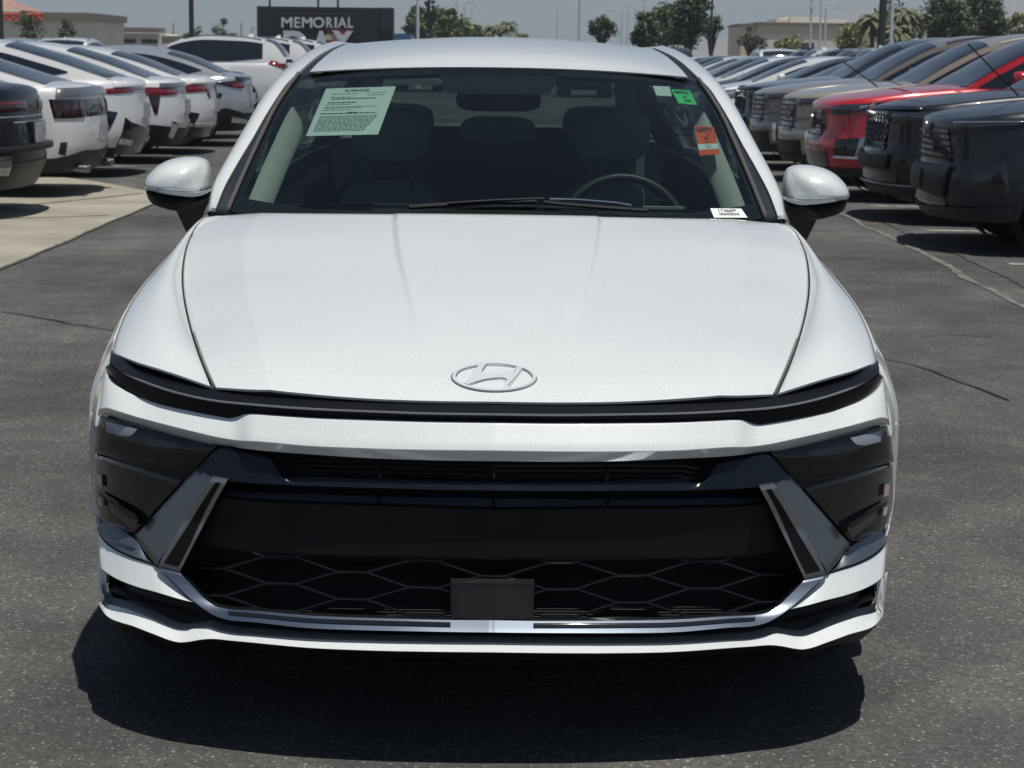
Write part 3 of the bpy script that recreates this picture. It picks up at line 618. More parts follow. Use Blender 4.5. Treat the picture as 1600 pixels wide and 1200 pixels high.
# side glass
ys = np.linspace(1.86, 4.45, 40)
def atY(C, Y): return np.array([np.interp(Y, C[:,1], C[:,k]) for k in (0,1,2)])
SGt = np.array([atY(AC3, y)+np.array((.004,0,-.006)) for y in ys]); SGb = np.array([(-(side_top(y)[0]-.012), y, side_top(y)[1]-.012) for y in ys])
for y0, y1 in ((1.86,2.54),(2.62,3.55),(3.60,4.40)):
    sel = (ys>=y0-.04)&(ys<=y1+.04); both('side_window', loft(SGt[sel], SGb[sel], 6, (-.02,0,0)), 'sglass', thick=(.003,0,0))
sel = (ys>2.5)&(ys<2.66); both('centre_pillar', loft(SGt[sel], SGb[sel], 6, (-.023,0,0)), 'gloss', thick=(.03,0,0))
both('belt_shoulder', loft(SGb, np.array([(-side_top(y)[0],y,side_top(y)[1]) for y in ys]), 3), 'pearl')
# small sail in front of the side glass
both('mirror_sail', loft(AC3[:12], np.array([(-(side_top(y)[0]-.004), y, side_top(y)[1]) for y in np.linspace(1.70,2.05,12)]), 4), 'gloss', thick=(.01,0,0))

# -- wheels
def wheel(parent, x, y, z, r, w, sgn, spokes=5, rimm='rim'):
    n = 36; pr = [(r*.66,-w/2*.92),(r*.80,-w/2),(r*.93,-w/2*.96),(r*.985,-w/2*.75),(r,-w/2*.4),(r,w/2*.4),(r*.985,w/2*.75),(r*.93,w/2*.96),(r*.80,w/2),(r*.66,w/2*.92)]
    v = [(x+sgn*0+pr_[1], y+pr_[0]*math.cos(2*math.pi*k/n), z+pr_[0]*math.sin(2*math.pi*k/n)) for pr_ in pr for k in range(n)]
    f = [(i*n+k, i*n+(k+1)%n, (i+1)*n+(k+1)%n, (i+1)*n+k) for i in range(len(pr)-1) for k in range(n)]
    wh = bpy.data.objects.new('wheel', None); link(wh, parent); wh.empty_display_size = .1
    mk('tyre', v, f, 'rubber', wh)
    mb = MB(); xo = x+sgn*w*.42
    for rr, ww in ((r*.67,.02),):
        P = [(xo, y+rr*math.cos(2*math.pi*k/n), z+rr*math.sin(2*math.pi*k/n)) for k in range(n+1)]; mb.tube(P, .014, 6, cap=False)
    for k in range(spokes):
        a = 2*math.pi*k/spokes
        for da in (-.16,.16): mb.tube([(xo-sgn*.01, y+r*.1*math.cos(a), z+r*.1*math.sin(a)), (xo+sgn*.004, y+r*.64*math.cos(a+da), z+r*.64*math.sin(a+da))], [.026,.017], 6)
    mb.tube([(xo-sgn*.03,y,z),(xo+sgn*.012,y,z)], [.07,.05], 14); mb.build('rim', rimm, wh)
    mk('brake_disc', [(x+sgn*.02, y+r*.6*math.cos(2*math.pi*k/24), z+r*.6*math.sin(2*math.pi*k/24)) for k in range(24)], [tuple(range(24))], 'dark', wh)
for w in WY:
    for sgn in (-1,1): wheel(hero, sgn*.80, w, .335, .335, .225, sgn)

# -- door mirrors
def dome(poly, py0, py1, yb, depth, split=None, rings=9):
    P = cat(poly+[poly[0]], 49)[:-1]; cx, cy = P[:,0].mean(), P[:,1].mean()+9; v = []
    for k in range(rings):
        a = math.pi/2*k/(rings-1); s_, d_ = math.cos(a)**.75 if k < rings-1 else 0., math.sin(a)
        c = cpt(cx+(P[:,0]-cx)*s_, cy+(P[:,1]-cy)*s_, np.full(48, yb)); c[:,1] = yb-depth*d_; v.append(c)
    v = np.concatenate([[cpt(cx+(P[:,0]-cx)*.96, cy+(P[:,1]-cy)*.96, np.full(48, yb))[k]+np.array((0,.05,0)) for k in range(48)], *v]); nr = rings+1
    f = [(i*48+k, i*48+(k+1)%48, (i+1)*48+(k+1)%48, (i+1)*48+k) for i in range(nr-1) for k in range(48)] + [tuple(range(48))[::-1]]
    return v, f
mirs = []
for sgn in (1,-1):
    capP = [(227,288),(230,278),(238,267.5),(249,257.5),(262,250.5),(280,245.8),(298,244.3),(313,246),(322,251),(327,262),(329,280),(329,298),(318,303),(303,305.5),(280,304),(258,300.5),(240,297),(229,294)]
    v, f = dome(capP, 0, 0, 1.93, .15); v[:,0] *= sgn
    mr = mk('side_mirror', v, f if sgn == 1 else [q[::-1] for q in f], 'pearl', hero, ang=60); mirs.append(mr)
    loP = [(229.5,296),(231,302),(236,312),(246,318.5),(260,323),(274,327),(290,328),(306,323),(318,316),(327,308),(328.5,297),(303,302),(258,298),(240,295.5)]
    v, f = dome(loP, 0, 0, 1.935, .125); v[:,0] *= sgn; mk('mirror_lower_housing', v, f if sgn == 1 else [q[::-1] for q in f], 'satin', mr, ang=60)
    stA = cat([(227.3,289),(240,294),(258,297.5),(280,300.5),(303,301.5),(320,298),(328.5,294)], 24); stB = cat([(228.5,295),(240,299),(258,302.8),(280,306),(303,307.3),(320,303.5),(328.5,299)], 24)
    vv = []
    for A_ in (stA, stB):
        d_ = 1.93-.157*np.clip(1-((A_[:,0]-283)/54)**4,0,1)**.5; c = cpt(A_[:,0], A_[:,1], d_); c[:,0] *= sgn; vv.append(c)
    Gs = np.stack(vv, 1); v_, f_ = plate_from_grid(Gs, (0,.05,0)); mk('turn_signal', v_, f_, mat('signal strip', (.40,.44,.46), .2), mr)
    stem = cpt([272,291,316,330], [322,363,340,306], 1.97); stem[:,0] *= sgn; v = np.concatenate([stem, stem+np.array((0,.10,0))])
    mk('mirror_arm', v, [(0,1,2,3),(7,6,5,4),(0,4,5,1),(1,5,6,2),(2,6,7,3),(3,7,4,0)], 'gloss', mr, smooth=False)
    gl = dome(capP, 0, 0, 1.98, -.004, rings=2)
# -- wipers
for (pts, r0) in (([(1010,335.5),(950,331),(880,325.5),(850,322)], .006), ([(640,330),(700,326),(770,322),(838,320.5)], .0075)):
    P = onto(wbvh, [p[0] for p in pts], [p[1] for p in pts], .012)
    P = [p for p in P if p is not None]; MB().tube(P, r0, 6).build('wiper', 'satin_f', hero)
P = onto(wbvh, [858,905,960,985], [321,322.5,327,331], .020); MB().tube([p for p in P if p], .0035, 6).build('wiper', 'bright', hero, label='wiper blade with its sun glint put in as bright chrome')  # bright chrome stands in for the sun glint on the blade
P = onto(wbvh, [700,780,850], [327.5,322.5,320], .02); MB().tube([p for p in P if p], .003, 6).build('wiper', 'trim', hero)
mk('cowl', [(-.74,1.52,.935),(.74,1.52,.935),(.72,1.30,.90),(-.72,1.30,.90)], [(0,1,2,3)], 'dark', hero)

# -- cabin
mb = MB()
Dn = np.array([[(x, y, z) for (y,z) in ((1.42,.900),(1.75,.940),(2.02,.945),(2.08,.915),(2.10,.70))] for x in np.linspace(-.70,.70,9)])
mk('dashboard', Dn.reshape(-1,3), gridf(*Dn.shape[:2]), 'dash', hero)
mk('dash_edge', *(lambda b: (b.v,b.f))(MB().tube([(-.62,2.03,.949),(-.3,2.035,.954),(.1,2.035,.954),(.62,2.03,.949)], .006, 6)), 'trim', hero)
mb = MB().box((.50,2.03,.957),(.13,.02,.008)); mb.build('instrument_hood', 'liner', hero)
# steering wheel
th = R(24); c0 = Vector((.385,2.14,.862)); P = []
for k in range(41):
    a = 2*math.pi*k/40; P.append(c0+Vector((.188*math.cos(a), .188*math.sin(a)*math.sin(th)*1.0, .188*math.sin(a)*math.cos(th))))
sw = MB().tube(P, .0145, 10, cap=False); sw.rbox((.385,2.15,.862),(.17,.05,.12)); sw.box((.385,2.15,.862),(.34,.02,.035)); sw.build('steering_wheel', mat('steering leather', (.03,.03,.028), .45), hero)
def seat(x, y, rear=False):
    s_ = MB()
    w = .52 if not rear else 1.14
    n1, n2 = 21, 14; v = []
    for i in range(n1):
        a = (i/(n1-1)-.5)*2
        for j in range(n2):
            t = j/(n2-1); zt = .40+t*(.56 if not rear else .72); wid = w/2*(1 if rear else (.84+.16*math.sin(math.pi*min(1,t*1.1+.2))))*(1-.28*max(0,t-.75)/.25*(0 if rear else 1))
            v.append((x+a*wid, y+.20*t-(.035 if not rear else .01)*abs(a)**3*(1-t*.6)+.05*(max(0,t-.9)/.1)**2, zt-.03*abs(a)**4))
    back = mk('seat', *plate_from_grid(np.array(v).reshape(n1,n2,3), (0,.09,.0)), 'seat', hero)
    return back
for sx in (-.37,.39):
    b_ = seat(sx, 2.72); 
    mb = MB(); mb.rbox((sx,2.93,1.135 if sx>0 else 1.125),(.265,.115,.185),pw=3.2); mb.build('headrest', 'seat', b_)
    mb = MB()
    for dx in (-.072,.072): mb.tube([(sx+dx,2.935,1.05),(sx+dx,2.94,.93)], .006, 8)
    mb.build('headrest_post', 'chrome', b_)
    mb = MB(); mb.rbox((sx,2.55,.47),(.50,.52,.18),pw=4); mb.build('seat_cushion', 'seat', b_)
b_ = seat(0, 3.62, True); b_.data.materials[0] = mat('shaded seat cloth', (.13,.14,.135), .95)  # darkened copy of the seat cloth, shade put into the bench colour
for sx in (-.40,0,.40): MB().rbox((sx,3.86,1.135 if sx else 1.09),(.30,.11,.15),pw=3.6).build('headrest', 'seat', b_)
mb = MB().rbox((0,2.42,1.262),(.27,.05,.078),pw=3.8); mb.rbox((0,2.29,1.30),(.20,.16,.055),pw=3); mb.build('rear_view_mirror', 'satin', hero)
mb = MB().tube([(0,2.33,1.315),(0,2.42,1.25)], .012, 8); mb.build('mirror_bracket', 'satin', hero)
# headliner, pillar trims, inner side panels, floor, parcel shelf
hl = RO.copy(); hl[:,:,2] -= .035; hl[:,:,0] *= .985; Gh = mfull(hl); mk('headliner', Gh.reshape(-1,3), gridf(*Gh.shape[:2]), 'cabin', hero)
Ein = EC3 + np.array((.03,.02,-.025)); Tout = Ein + np.array((.058,.05,-.02))
sel = slice(3,40); A_ = Ein[sel]; B_ = Tout[sel].copy(); tt = np.linspace(0,1,len(A_))[:,None]; B_[:,0:1] -= .045*(tt>.80)*((tt-.80)/.20)**2
both('pillar_lining', loft(A_, B_, 6, (.0,-.012,.012)), 'liner')
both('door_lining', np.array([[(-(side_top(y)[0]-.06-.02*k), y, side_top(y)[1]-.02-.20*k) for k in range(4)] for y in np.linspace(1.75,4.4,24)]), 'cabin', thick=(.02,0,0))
both('centre_pillar_lining', np.array([[tuple(atY(AC3,y)*(1-t)+np.array((-(side_top(y)[0]-.04),y,side_top(y)[1]))*t+np.array((.035,0,0))) for t in np.linspace(.05,1,6)] for y in (2.52,2.60,2.68)]), 'trim', thick=(.02,0,0))
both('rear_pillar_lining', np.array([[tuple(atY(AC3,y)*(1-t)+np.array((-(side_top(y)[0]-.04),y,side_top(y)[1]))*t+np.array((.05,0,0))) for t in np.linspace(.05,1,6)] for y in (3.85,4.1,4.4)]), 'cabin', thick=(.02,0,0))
mk('parcel_shelf', [(-.6,3.86,1.03),(.6,3.86,1.03),(.53,4.52,1.10),(-.53,4.52,1.10)], [(0,1,2,3)], 'cabin', hero)
mk('cabin_floor', [(-.75,1.5,.36),(.75,1.5,.36),(.75,4.6,.36),(-.75,4.6,.36)], [(0,1,2,3)], 'dark', hero)

# -- papers inside the glass
def sheet(name, quad, m, label, lift=-.004, n=9):
    q = [np.array(p, float) for p in quad]; v = []
    for i in range(n):
        for j in range(n):
            a, b = i/(n-1), j/(n-1); p = (q[0]*(1-a)+q[1]*a)*(1-b)+(q[3]*(1-a)+q[2]*a)*b; h = onto(wbvh, [p[0]], [p[1]], lift)[0]; v.append(h)
    return mk(name, v, gridf(n,n), m, ws, label=label)
def mark(parent, quad, m, a0, b0, a1, b1, w=.0009, lift=-.0030, name='print_line'):
    q = [np.array(p, float) for p in quad]; P = []
    for k in range(5):
        a, b = a0+(a1-a0)*k/4, b0+(b1-b0)*k/4; p = (q[0]*(1-a)+q[1]*a)*(1-b)+(q[3]*(1-a)+q[2]*a)*b; P.append(onto(wbvh,[p[0]],[p[1]],lift)[0])
    return P
def lines(parent, quad, m, rows, w, lift=-.0030, name='print'):
    mb = MB()
    for (a0,b,a1) in rows:
        a = a0
        while a < a1:
            L = random.uniform(.02,.075); e = min(a+L, a1); P = mark(parent, quad, m, a, b, e, b, lift=lift); mb.tube(P, w, 4); a = e+.012
    return mb.build(name, m, parent)
def text_on(parent, quad, txt, a0, b0, a1, b1, m, lift=-.0028, name='lettering', bold=0.):
    cu = bpy.data.curves.new('t', 'FONT'); cu.body = txt; cu.size = 1; cu.offset = bold; o = bpy.data.objects.new('t', cu); COL.objects.link(o)
    dg = bpy.context.evaluated_depsgraph_get(); me = bpy.data.meshes.new_from_object(o.evaluated_get(dg)); bpy.data.objects.remove(o)
    V = np.array([v.co[:] for v in me.vertices]); mn, mx = V.min(0), V.max(0); q = [np.array(p, float) for p in quad]; out = []
    for p in V:
        a = a0+(a1-a0)*(p[0]-mn[0])/(mx[0]-mn[0]); b = b1+(b0-b1)*(p[1]-mn[1])/(mx[1]-mn[1])
        s_ = (q[0]*(1-a)+q[1]*a)*(1-b)+(q[3]*(1-a)+q[2]*a)*b; out.append(onto(wbvh,[s_[0]],[s_[1]],lift)[0])
    f_ = [tuple(pl.vertices) for pl in me.polygons]; return mk(name, out, f_, m, parent, smooth=False)
Q1 = [(509,136.5),(618.5,133),(590.5,208),(477.5,210.5)]
gp = sheet('window_notice', Q1, 'paper', 'pale green printed notice sheet inside the windshield')
text_on(gp, Q1, 'BUYERS GUIDE', .30,.045,.64,.085, 'ink', bold=.02)
rows = [(.12,.13,.48),(.60,.12,.90),(.12,.20,.45),(.64,.17,.88),(.10,.355,.46),(.10,.405,.84),(.10,.43,.62),(.08,.47,.5)] + [(.08,b,.90-.01*k) for k,b in enumerate(np.arange(.60,.92,.026))]
lines(gp, Q1, 'inkg', rows, .0009); lines(gp, Q1, 'ink', [(.15,.235,.78),(.12,.315,.52),(.08,.545,.86),(.45,.53,.58)], .0014)
Q2 = [(1048.5,137.5),(1078,139.5),(1090,162),(1061,159.5)]
g2 = sheet('window_sticker', Q2, 'paperg', 'bright green inspection sticker with a tick'); text_on(g2, Q2, 'SMOG', .12,.10,.86,.30, 'ink', bold=.03)
text_on(g2, Q2, 'OK', .40,.70,.80,.86, 'ink', bold=.03)
def tick(par, Q, m, pts, w): 
    P = []
    q = [np.array(p, float) for p in Q]
    for a,b in pts: p = (q[0]*(1-a)+q[1]*a)*(1-b)+(q[3]*(1-a)+q[2]*a)*b; P.append(onto(wbvh,[p[0]],[p[1]],-.0028)[0])
    MB().tube(P, w, 5).build('tick_mark', m, par)
tick(g2, Q2, 'ink', [(.42,.46),(.50,.62),(.68,.40)], .0016)
Q3 = [(1020.5,132),(1046,133.5),(1050.5,148.5),(1026,147)]
sheet('window_sticker', Q3, 'paper', 'small blank pale sticker')
Q4 = [(1085.5,194.5),(1116,196.5),(1125,238.5),(1093.5,241)]
g4 = sheet('window_sticker', Q4, 'papero', 'orange inspection sticker reading SAFETY'); text_on(g4, Q4, 'SAFETY', .08,.05,.90,.22, 'ink', bold=.03)
tick(g4, Q4, 'ink', [(.38,.40),(.46,.50),(.62,.30)], .0017)
sh = [(Q4[0][0]*(1-t)+Q4[3][0]*t, Q4[0][1]*(1-t)+Q4[3][1]*t) for t in (.62,.82)]; sh2 = [(Q4[1][0]*(1-t)+Q4[2][0]*t, Q4[1][1]*(1-t)+Q4[2][1]*t) for t in (.62,.82)]
Q5 = [sh[0], sh2[0], sh2[1], sh[1]]; g5 = sheet('sticker_panel', Q5, 'paperw', None, lift=-.0032, n=4); g5.parent = g4; text_on(g4, Q5, 'OK', .34,.15,.70,.85, 'inkg', bold=.02)
lines(g4, Q4, 'ink', [(.30,.585,.72)], .0008)
Q6 = [(1109.5,327),(1158,327.5),(1168,341.5),(1115.5,341.5)]
g6 = sheet('stock_tag', Q6, 'paperw', 'white stock number tag with a barcode at the base of the glass', lift=.003); text_on(g6, Q6, '174609', .22,.12,.78,.42, 'ink', lift=.0045, bold=.01)
lines(g6, Q6, 'inkg', [(.20,.55,.82),(.20,.65,.82),(.20,.75,.82)], .0012, lift=.0042)

# ------------------------------------------------------------------ the other cars: one builder, several kinds
FXT = np.array([0,.2,.4,.55,.67,.77,.85,.905,.945,.97,.985,1]); FYT = np.array([0,.01,.045,.09,.15,.23,.33,.43,.56,.70,.85,1.0])
def build_car(nm, sp, label, cat_, group=None):
    L, W2 = sp['L'], sp['W']/2; nr, tr = sp.get('nr',.85), sp.get('tr',.6); P = sp.get('paint','white')
    r = root(nm, label, cat_, group=group)
    wy = sp['wy']; wr = sp.get('wr',.335); ar = wr+.035
    ys = set(np.linspace(nr+.06, L-tr-.06, 30))
    for w in wy:
        for d in list(np.linspace(-ar,ar,17)*.999)+[-ar-.001, ar+.001]: ys.add(w+d)
    ys = [y for y in sorted(ys) if nr+.03 < y < L-tr-.03]
    cx = np.concatenate([FXT*W2, np.full(len(ys), W2), (FXT*W2)[::-1]]); cy = np.concatenate([FYT*nr, ys, L-(FYT*tr)[::-1]])
    T = np.concatenate([[0], np.cumsum(np.hypot(np.diff(cx), np.diff(cy)))]); TT = T[-1]
    dx, dy = np.gradient(cx, T+np.arange(len(T))*1e-9), np.gradient(cy, T+np.arange(len(T))*1e-9); l = np.hypot(dx,dy); nx_, ny_ = dy/l, -dx/l; nx_[0] = 0; ny_[0] = -1; nx_[-1] = 0; ny_[-1] = 1
    top = sp['top']; ztop = lambda y: np.interp(y, [p[0] for p in top], [p[1] for p in top])
    sill = sp.get('sill',.22)
    def zlw(y, x):
        z = sill + .08*max(0,(y-(L-.75))/.75) + (0 if x > .8*W2 else 0)
        for w in wy:
            d = abs(y-w)
            if d < ar: z = max(z, wr+math.sqrt(ar**2-d**2))
        return z
    pf = sp.get('pf', ([.2,.4,.6,.8,1.0,1.2],[.05,.0,.0,.02,.06,.12])); pr = sp.get('pr', ([.2,.45,.6,.8,1.0,1.2],[.12,.0,.0,.02,.04,.05]))
    def inset(ny, z, q):
        i = (np.interp(z,*pf)*max(0,-ny)**2 + np.interp(z,*pr)*max(0,ny)**2) + (1-abs(ny))*(.035*max(0,(.5-z)/.3)**2 + sp.get('tuck',.045)*max(0,(z-.62)/.4)**1.5)
        if q > .86: k = (q-.86)/.14; i += .05*(1-math.sqrt(max(0,1-k*k)))
        return i
    def ring(t, z, off=0.):
        t = max(0,min(TT,t)); x, y, ax, ay = (float(np.interp(t,T,A)) for A in (cx,cy,nx_,ny_)); l_ = math.hypot(ax,ay); ax/=l_; ay/=l_
        zt = ztop(y); zl = sill; q = (z-zl)/(zt-zl); i = inset(ay, z, q)-off
        return [max(0,x-ax*i), y-ay*i, z]
    nrow = 17
    G = []
    for k in range(len(cx)):
        zt, zl = ztop(cy[k]), zlw(cy[k], cx[k]); G.append([ring(T[k], zl+(zt-zl)*(1-(1-j/(nrow-1))**1.35)) for j in range(nrow)])
    G = np.array(G); G[0,:,0] = 0; G[-1,:,0] = 0
    full = np.concatenate([G, mirror_v(G.reshape(-1,3)).reshape(G.shape)[::-1][1:]], 0)
    mb = MB(); mb.add(full.reshape(-1,3).tolist(), gridf(*full.shape[:2], flip=True))
    # deck surfaces (hood, cowl, boot)
    crown = sp.get('crown',.05); m_ = 9; dk = []
    for k in range(len(cx)):
        a = G[k,-1]; row = []
        for j in range(m_):
            q = j/(m_-1); x = a[0]*(1-q); row.append((x, a[1], a[2]+crown*(a[0]/W2)*(1-(1-q)**2)))
        dk.append(row)
    dk = np.array(dk); f1 = gridf(len(cx), m_); mb.add(dk.reshape(-1,3).tolist(), f1); mb.add(mirror_v(dk.reshape(-1,3)).tolist(), [q[::-1] for q in f1])
    body = mb.build('body', P, r, ang=38)
    # greenhouse
    gh = sp['gh']; gy = [p[0] for p in gh]; gz = [p[1] for p in gh]; tum = sp.get('tum',.34); y0, y1 = gy[0], gy[-1]
    ghc = cat([(a,b) for a,b in gh], 240) if not sp.get('sharpgh') else np.array(gh, float)
    zg = lambda y: float(np.interp(y, ghc[:,0], ghc[:,1]))
    def bx(y): return float(np.interp(y, [y0, y0+.5, y1-.6, y1], [W2-.12, W2-.085, W2-.09, W2-sp.get('tailin',.20)]))
    def gpt(y, q, off=0.):               # q 0..1 up the side, 1..2 over the roof to the centre
        zb = ztop(y)-.01; zt = max(zg(y), zb+.002); h = zt-zb; xb = bx(y); xt = xb-tum*h
        if q <= 1: return (xb-(xb-xt)*q**1.25+off, y, zb+h*q*.985)
        k = q-1; return (xt*(1-k)-.0*k, y, zt+ (.055*min(1,h/.25))*(1-(1-k)**2) - .028*max(0,.15-k)/.15*min(1,h/.3)+off)
    stn = np.linspace(y0, y1, 64); qs = [0,.25,.5,.75,.9,1,1.06,1.15,1.3,1.5,1.75,2]
    GH = np.array([[gpt(y,q) for q in qs] for y in stn]); mb = MB(); f1 = gridf(len(stn), len(qs), flip=False); mb.add(GH.reshape(-1,3).tolist(), f1); mb.add(mirror_v(GH.reshape(-1,3)).tolist(), [q[::-1] for q in f1]); mb.build('roof', P, r, ang=45)
    def gpatch(name, ya, yb, qa, qb, m, off=.006, n=14, par=r, full_=True, fn=None):
        # over-the-top patch between two stations
        rows = []
        for y in np.linspace(ya,yb,n):
            row = []
            for k in range(9):
                q = qa+(qb-qa)*k/8; p = np.array(gpt(y,q)); e = 1e-3; du = np.array(gpt(y+e,q))-p; dq = np.array(gpt(y,q+e if q+e<=2 else q))-np.array(gpt(y,q-e)); nn = np.cross(dq,du); nn = nn/(np.linalg.norm(nn)+1e-9)
                if nn[2] < 0 and q > 1 or (q <= 1 and nn[0] < 0): nn = -nn
                row.append(p+nn*off)
            rows.append(row)
        A = np.array(rows)
        if full_: A[:,-1,0] = 0; A = np.concatenate([A, mirror_v(A.reshape(-1,3)).reshape(A.shape)[:,::-1][:,1:]], 1); return mk(name, A.reshape(-1,3), gridf(*A.shape[:2]), m, par, ang=60)
        mk(name, A.reshape(-1,3), gridf(*A.shape[:2]), m, par, ang=60); B = mirror_v(A.reshape(-1,3)).reshape(A.shape); return mk(name, B.reshape(-1,3), gridf(*A.shape[:2], flip=True), m, par, ang=60)
    gpatch('windshield', y0+.04, sp['rf']-.02, 1.10, 2, 'cglass'); gpatch('rear_window', sp['rr']+.03, y1-sp.get('rwb',.05), 1.12, 2, 'cglass')
    if sp.get('blackroof'): gpatch('roof_panel', sp['rf'], sp['rr'], 1.10, 2, 'gloss')
    # side windows: upper edge follows the roof rail, lower edge the belt
    for (ya, yb, lo0, lo1) in sp['win']:
        rows = []
        n = 14
        for k in range(n):
            y = ya+(yb-ya)*k/(n-1); zb = ztop(y)-.01; h = max(zg(y)-zb, .003); lo = (lo0+(lo1-lo0)*k/(n-1)); qa = min(lo/h,1) ; qb = max(qa, 1-.055/h) if h > .06 else qa
            rows.append([np.array(gpt(y, qa+(qb-qa)*j/4))+np.array((.006,0,0)) for j in range(5)])
        A = np.array(rows); 
        for sg in (1,-1):
            B = A.copy(); B[:,:,0] *= sg; mk('side_window', B.reshape(-1,3), gridf(n,5, flip=sg<0), 'cglass', r)
    for (wa, wb_) in zip(sp['win'][:-1], sp['win'][1:]):
        ya, yb = wa[1]-.01, wb_[0]+.01; A = []
        for y in (ya, yb):
            zb = ztop(y)-.01; h = max(zg(y)-zb,.01); A.append([np.array(gpt(y, q))+np.array((.005,0,0)) for q in np.linspace(.03/h, 1-.055/h, 5)])
        A = np.array(A)
        for sg in (1,-1):
            B = A.copy(); B[:,:,0] *= sg; mk('window_pillar', B.reshape(-1,3), gridf(2,5, flip=sg<0), 'gloss', r)
    # fittings wrapped on the body
    def wrap(name, end, tp, bt, m, off=.006, par=r, n=14, nv=5, thick=.02, sides=(1,-1), label=None, zrel=False):
        A, B = cat(tp, n, True), cat(bt, n, True); out = []
        for sg in sides:
            rows = []
            for k in range(n):
                row = []
                for j in range(nv):
                    t = j/(nv-1); tt = A[k,0]*(1-t)+B[k,0]*t; z = A[k,1]*(1-t)+B[k,1]*t; rr = tt if end == 'F' else TT-tt
                    e = (k in (0,n-1) or j in (0,nv-1)); p = ring(rr, z, off-(.004 if e and thick>.01 else 0)); row.append((p[0]*sg, p[1], p[2]))
                rows.append(row)
            G_ = np.array(rows); cen = np.array((0, L/2, .6)); c = G_.mean((0,1)); d = (cen-c); d[2] = 0; d = d/np.linalg.norm(d)*thick
            v, f = plate_from_grid(G_, d); fl = (end == 'F') == (sg > 0); out.append(mk(name, v, f, m, par, label=label, ang=50))
        return out
    env = dict(wrap=wrap, ring=ring, r=r, TT=TT, L=L, W2=W2, ztop=ztop, T=T, ytot=lambda y: float(np.interp(y, cy[:len(cy)//2+0], T[:len(cy)//2]) if y < L/2 else np.interp(y, cy[len(cy)//2:], T[len(cy)//2:])), gpt=gpt, bx=bx)
    ytot = env['ytot']
    # doors
    for (a, b, c, d) in sp['doors']:
        ds = wrap('door', 'F', [(ytot(a),ztop(a)-.03),(ytot(b),ztop(b)-.03)], [(ytot(c),sp.get('doorlow',.36)),(ytot(d),sp.get('doorlow',.36))], P, .004, n=16, nv=9, thick=.012)
        for sg, dd in zip((1,-1), ds):
            p = ring(ytot(b-.16), ztop(b)-.17, .03); MB().tube([(p[0]*sg, p[1]-.10+.2*k/5, p[2]) for k in range(6)], [.006,.012,.014,.014,.012,.006], 6).build('door_handle', sp.get('handle',P), dd)
    if sp.get('clad'):
        for a, b in sp['clad']: wrap('sill_cladding', 'F', [(ytot(a),sill+.15),(ytot(b),sill+.15)], [(ytot(a),sill-.02),(ytot(b),sill-.02)], 'trim', .008, n=10, nv=4)
    for w in wy:
        for sg in (1,-1):
            wheel(r, sg*(W2-.13), w, wr, wr, .22, sg, 5, sp.get('rimm','rim'))
            mb = MB(); n = 20; pts = []
            for k in range(n+1):
                a = math.pi*k/n; y = w+ar*math.cos(a); z = wr+ar*math.sin(a); p = ring(ytot(min(max(y,nr*.5),L-.1)), z, .004); pts.append((p[0]*sg, y, z))
            mb.tube(pts, .028 if sp.get('clad') else .010, 6); mb.build('arch_trim', 'trim' if sp.get('clad') else P, r)
            MB().tube([(sg*(W2-.42),w,wr),(sg*(W2-.05),w,wr)], ar, 22, cap=False).build('wheel_housing', 'dark', r)
    MB().box((0,L/2,sill+.12),(W2*2-.30,L-.7,.2)).build('underbody', 'dark', r, smooth=False)
    # mirrors
    ym = sp['gh'][0][0]+.52; zm = ztop(ym)+.10
    for sg in (1,-1):
        m1 = MB(); m1.rbox((sg*(W2+.075), ym-.02, zm), (.25,.15,.155), pw=3); o = m1.build('side_mirror', sp.get('mirror',P), r)
        MB().tube([(sg*(W2-.09),ym,zm-.07),(sg*(W2+.02),ym,zm-.045)], [.03,.02], 6).build('mirror_arm', 'satin', o)
    if sp.get('rails'):
        for sg in (1,-1):
            MB().tube([(sg*(gpt(y,1.06)[0]), y, gpt(y,1.06)[2]+.045*math.sin(math.pi*min(1,max(0,(y-sp['rf'])/(sp['rr']-sp['rf']))))**.3) for y in np.linspace(sp['rf']+.1, sp['rr']-.05, 12)], .016, 6).build('roof_rack_rail', sp['rails'], r)
    if sp.get('fin'):
        y = sp['fin']; z = gpt(y,2)[2]; mk('antenna_fin', [(-.03,y-.02,z-.01),(.03,y-.02,z-.01),(.02,y+.14,z-.01),(-.02,y+.14,z-.01),(0,y+.13,z+.06),(0,y+.08,z+.055)], [(0,1,5),(1,2,4,5),(2,3,4),(3,0,5,4)], P, r)
    if sp.get('det'): sp['det'](env)
    return r
def badge_disc(env, end, t, z, m='bright', rr=.05, off=.03, name='badge'):
    p = env['ring'](t if end == 'F' else env['TT']-t, z, off); r = env['r']; s_ = -1 if end == 'F' else 1
    mb = MB(); mb.tube([(p[0], p[1]+s_*(-.01), p[2]), (p[0], p[1], p[2])], rr, 14); return mb.build(name, m, r)
def slats(env, end, tw, zs, m='bright', th=.007, name='grille_slat', off=.016):
    mb = []
    for z, w in zip(zs, tw):
        e = env['TT']; P = [env['ring'](t if end == 'F' else e-t, z, off) for t in np.linspace(0,w,8)]
        Q = [(-p[0],p[1],p[2]) for p in P[::-1]]+P[1:]; MB().tube(Q, th, 6).build(name, m, env['r'])
def plate_part(env, end, z, m='plate', w=.155, h=.075, off=.02):
    e = env; P = [e['ring'](0 if end=='F' else e['TT'], zz, off) for zz in (z-h,z+h)]; s_ = -1 if end == 'F' else 1
    fr = MB().box((0,P[0][1]+s_*.004,z),(w*2+.03,.012,h*2+.03)).build('plate_frame', 'bright' if end == 'R' else 'satin', e['r'], smooth=False)
    MB().box((0,P[0][1]+s_*.013,z),(w*2,.008,h*2)).build('license_plate', m, e['r'], smooth=False)

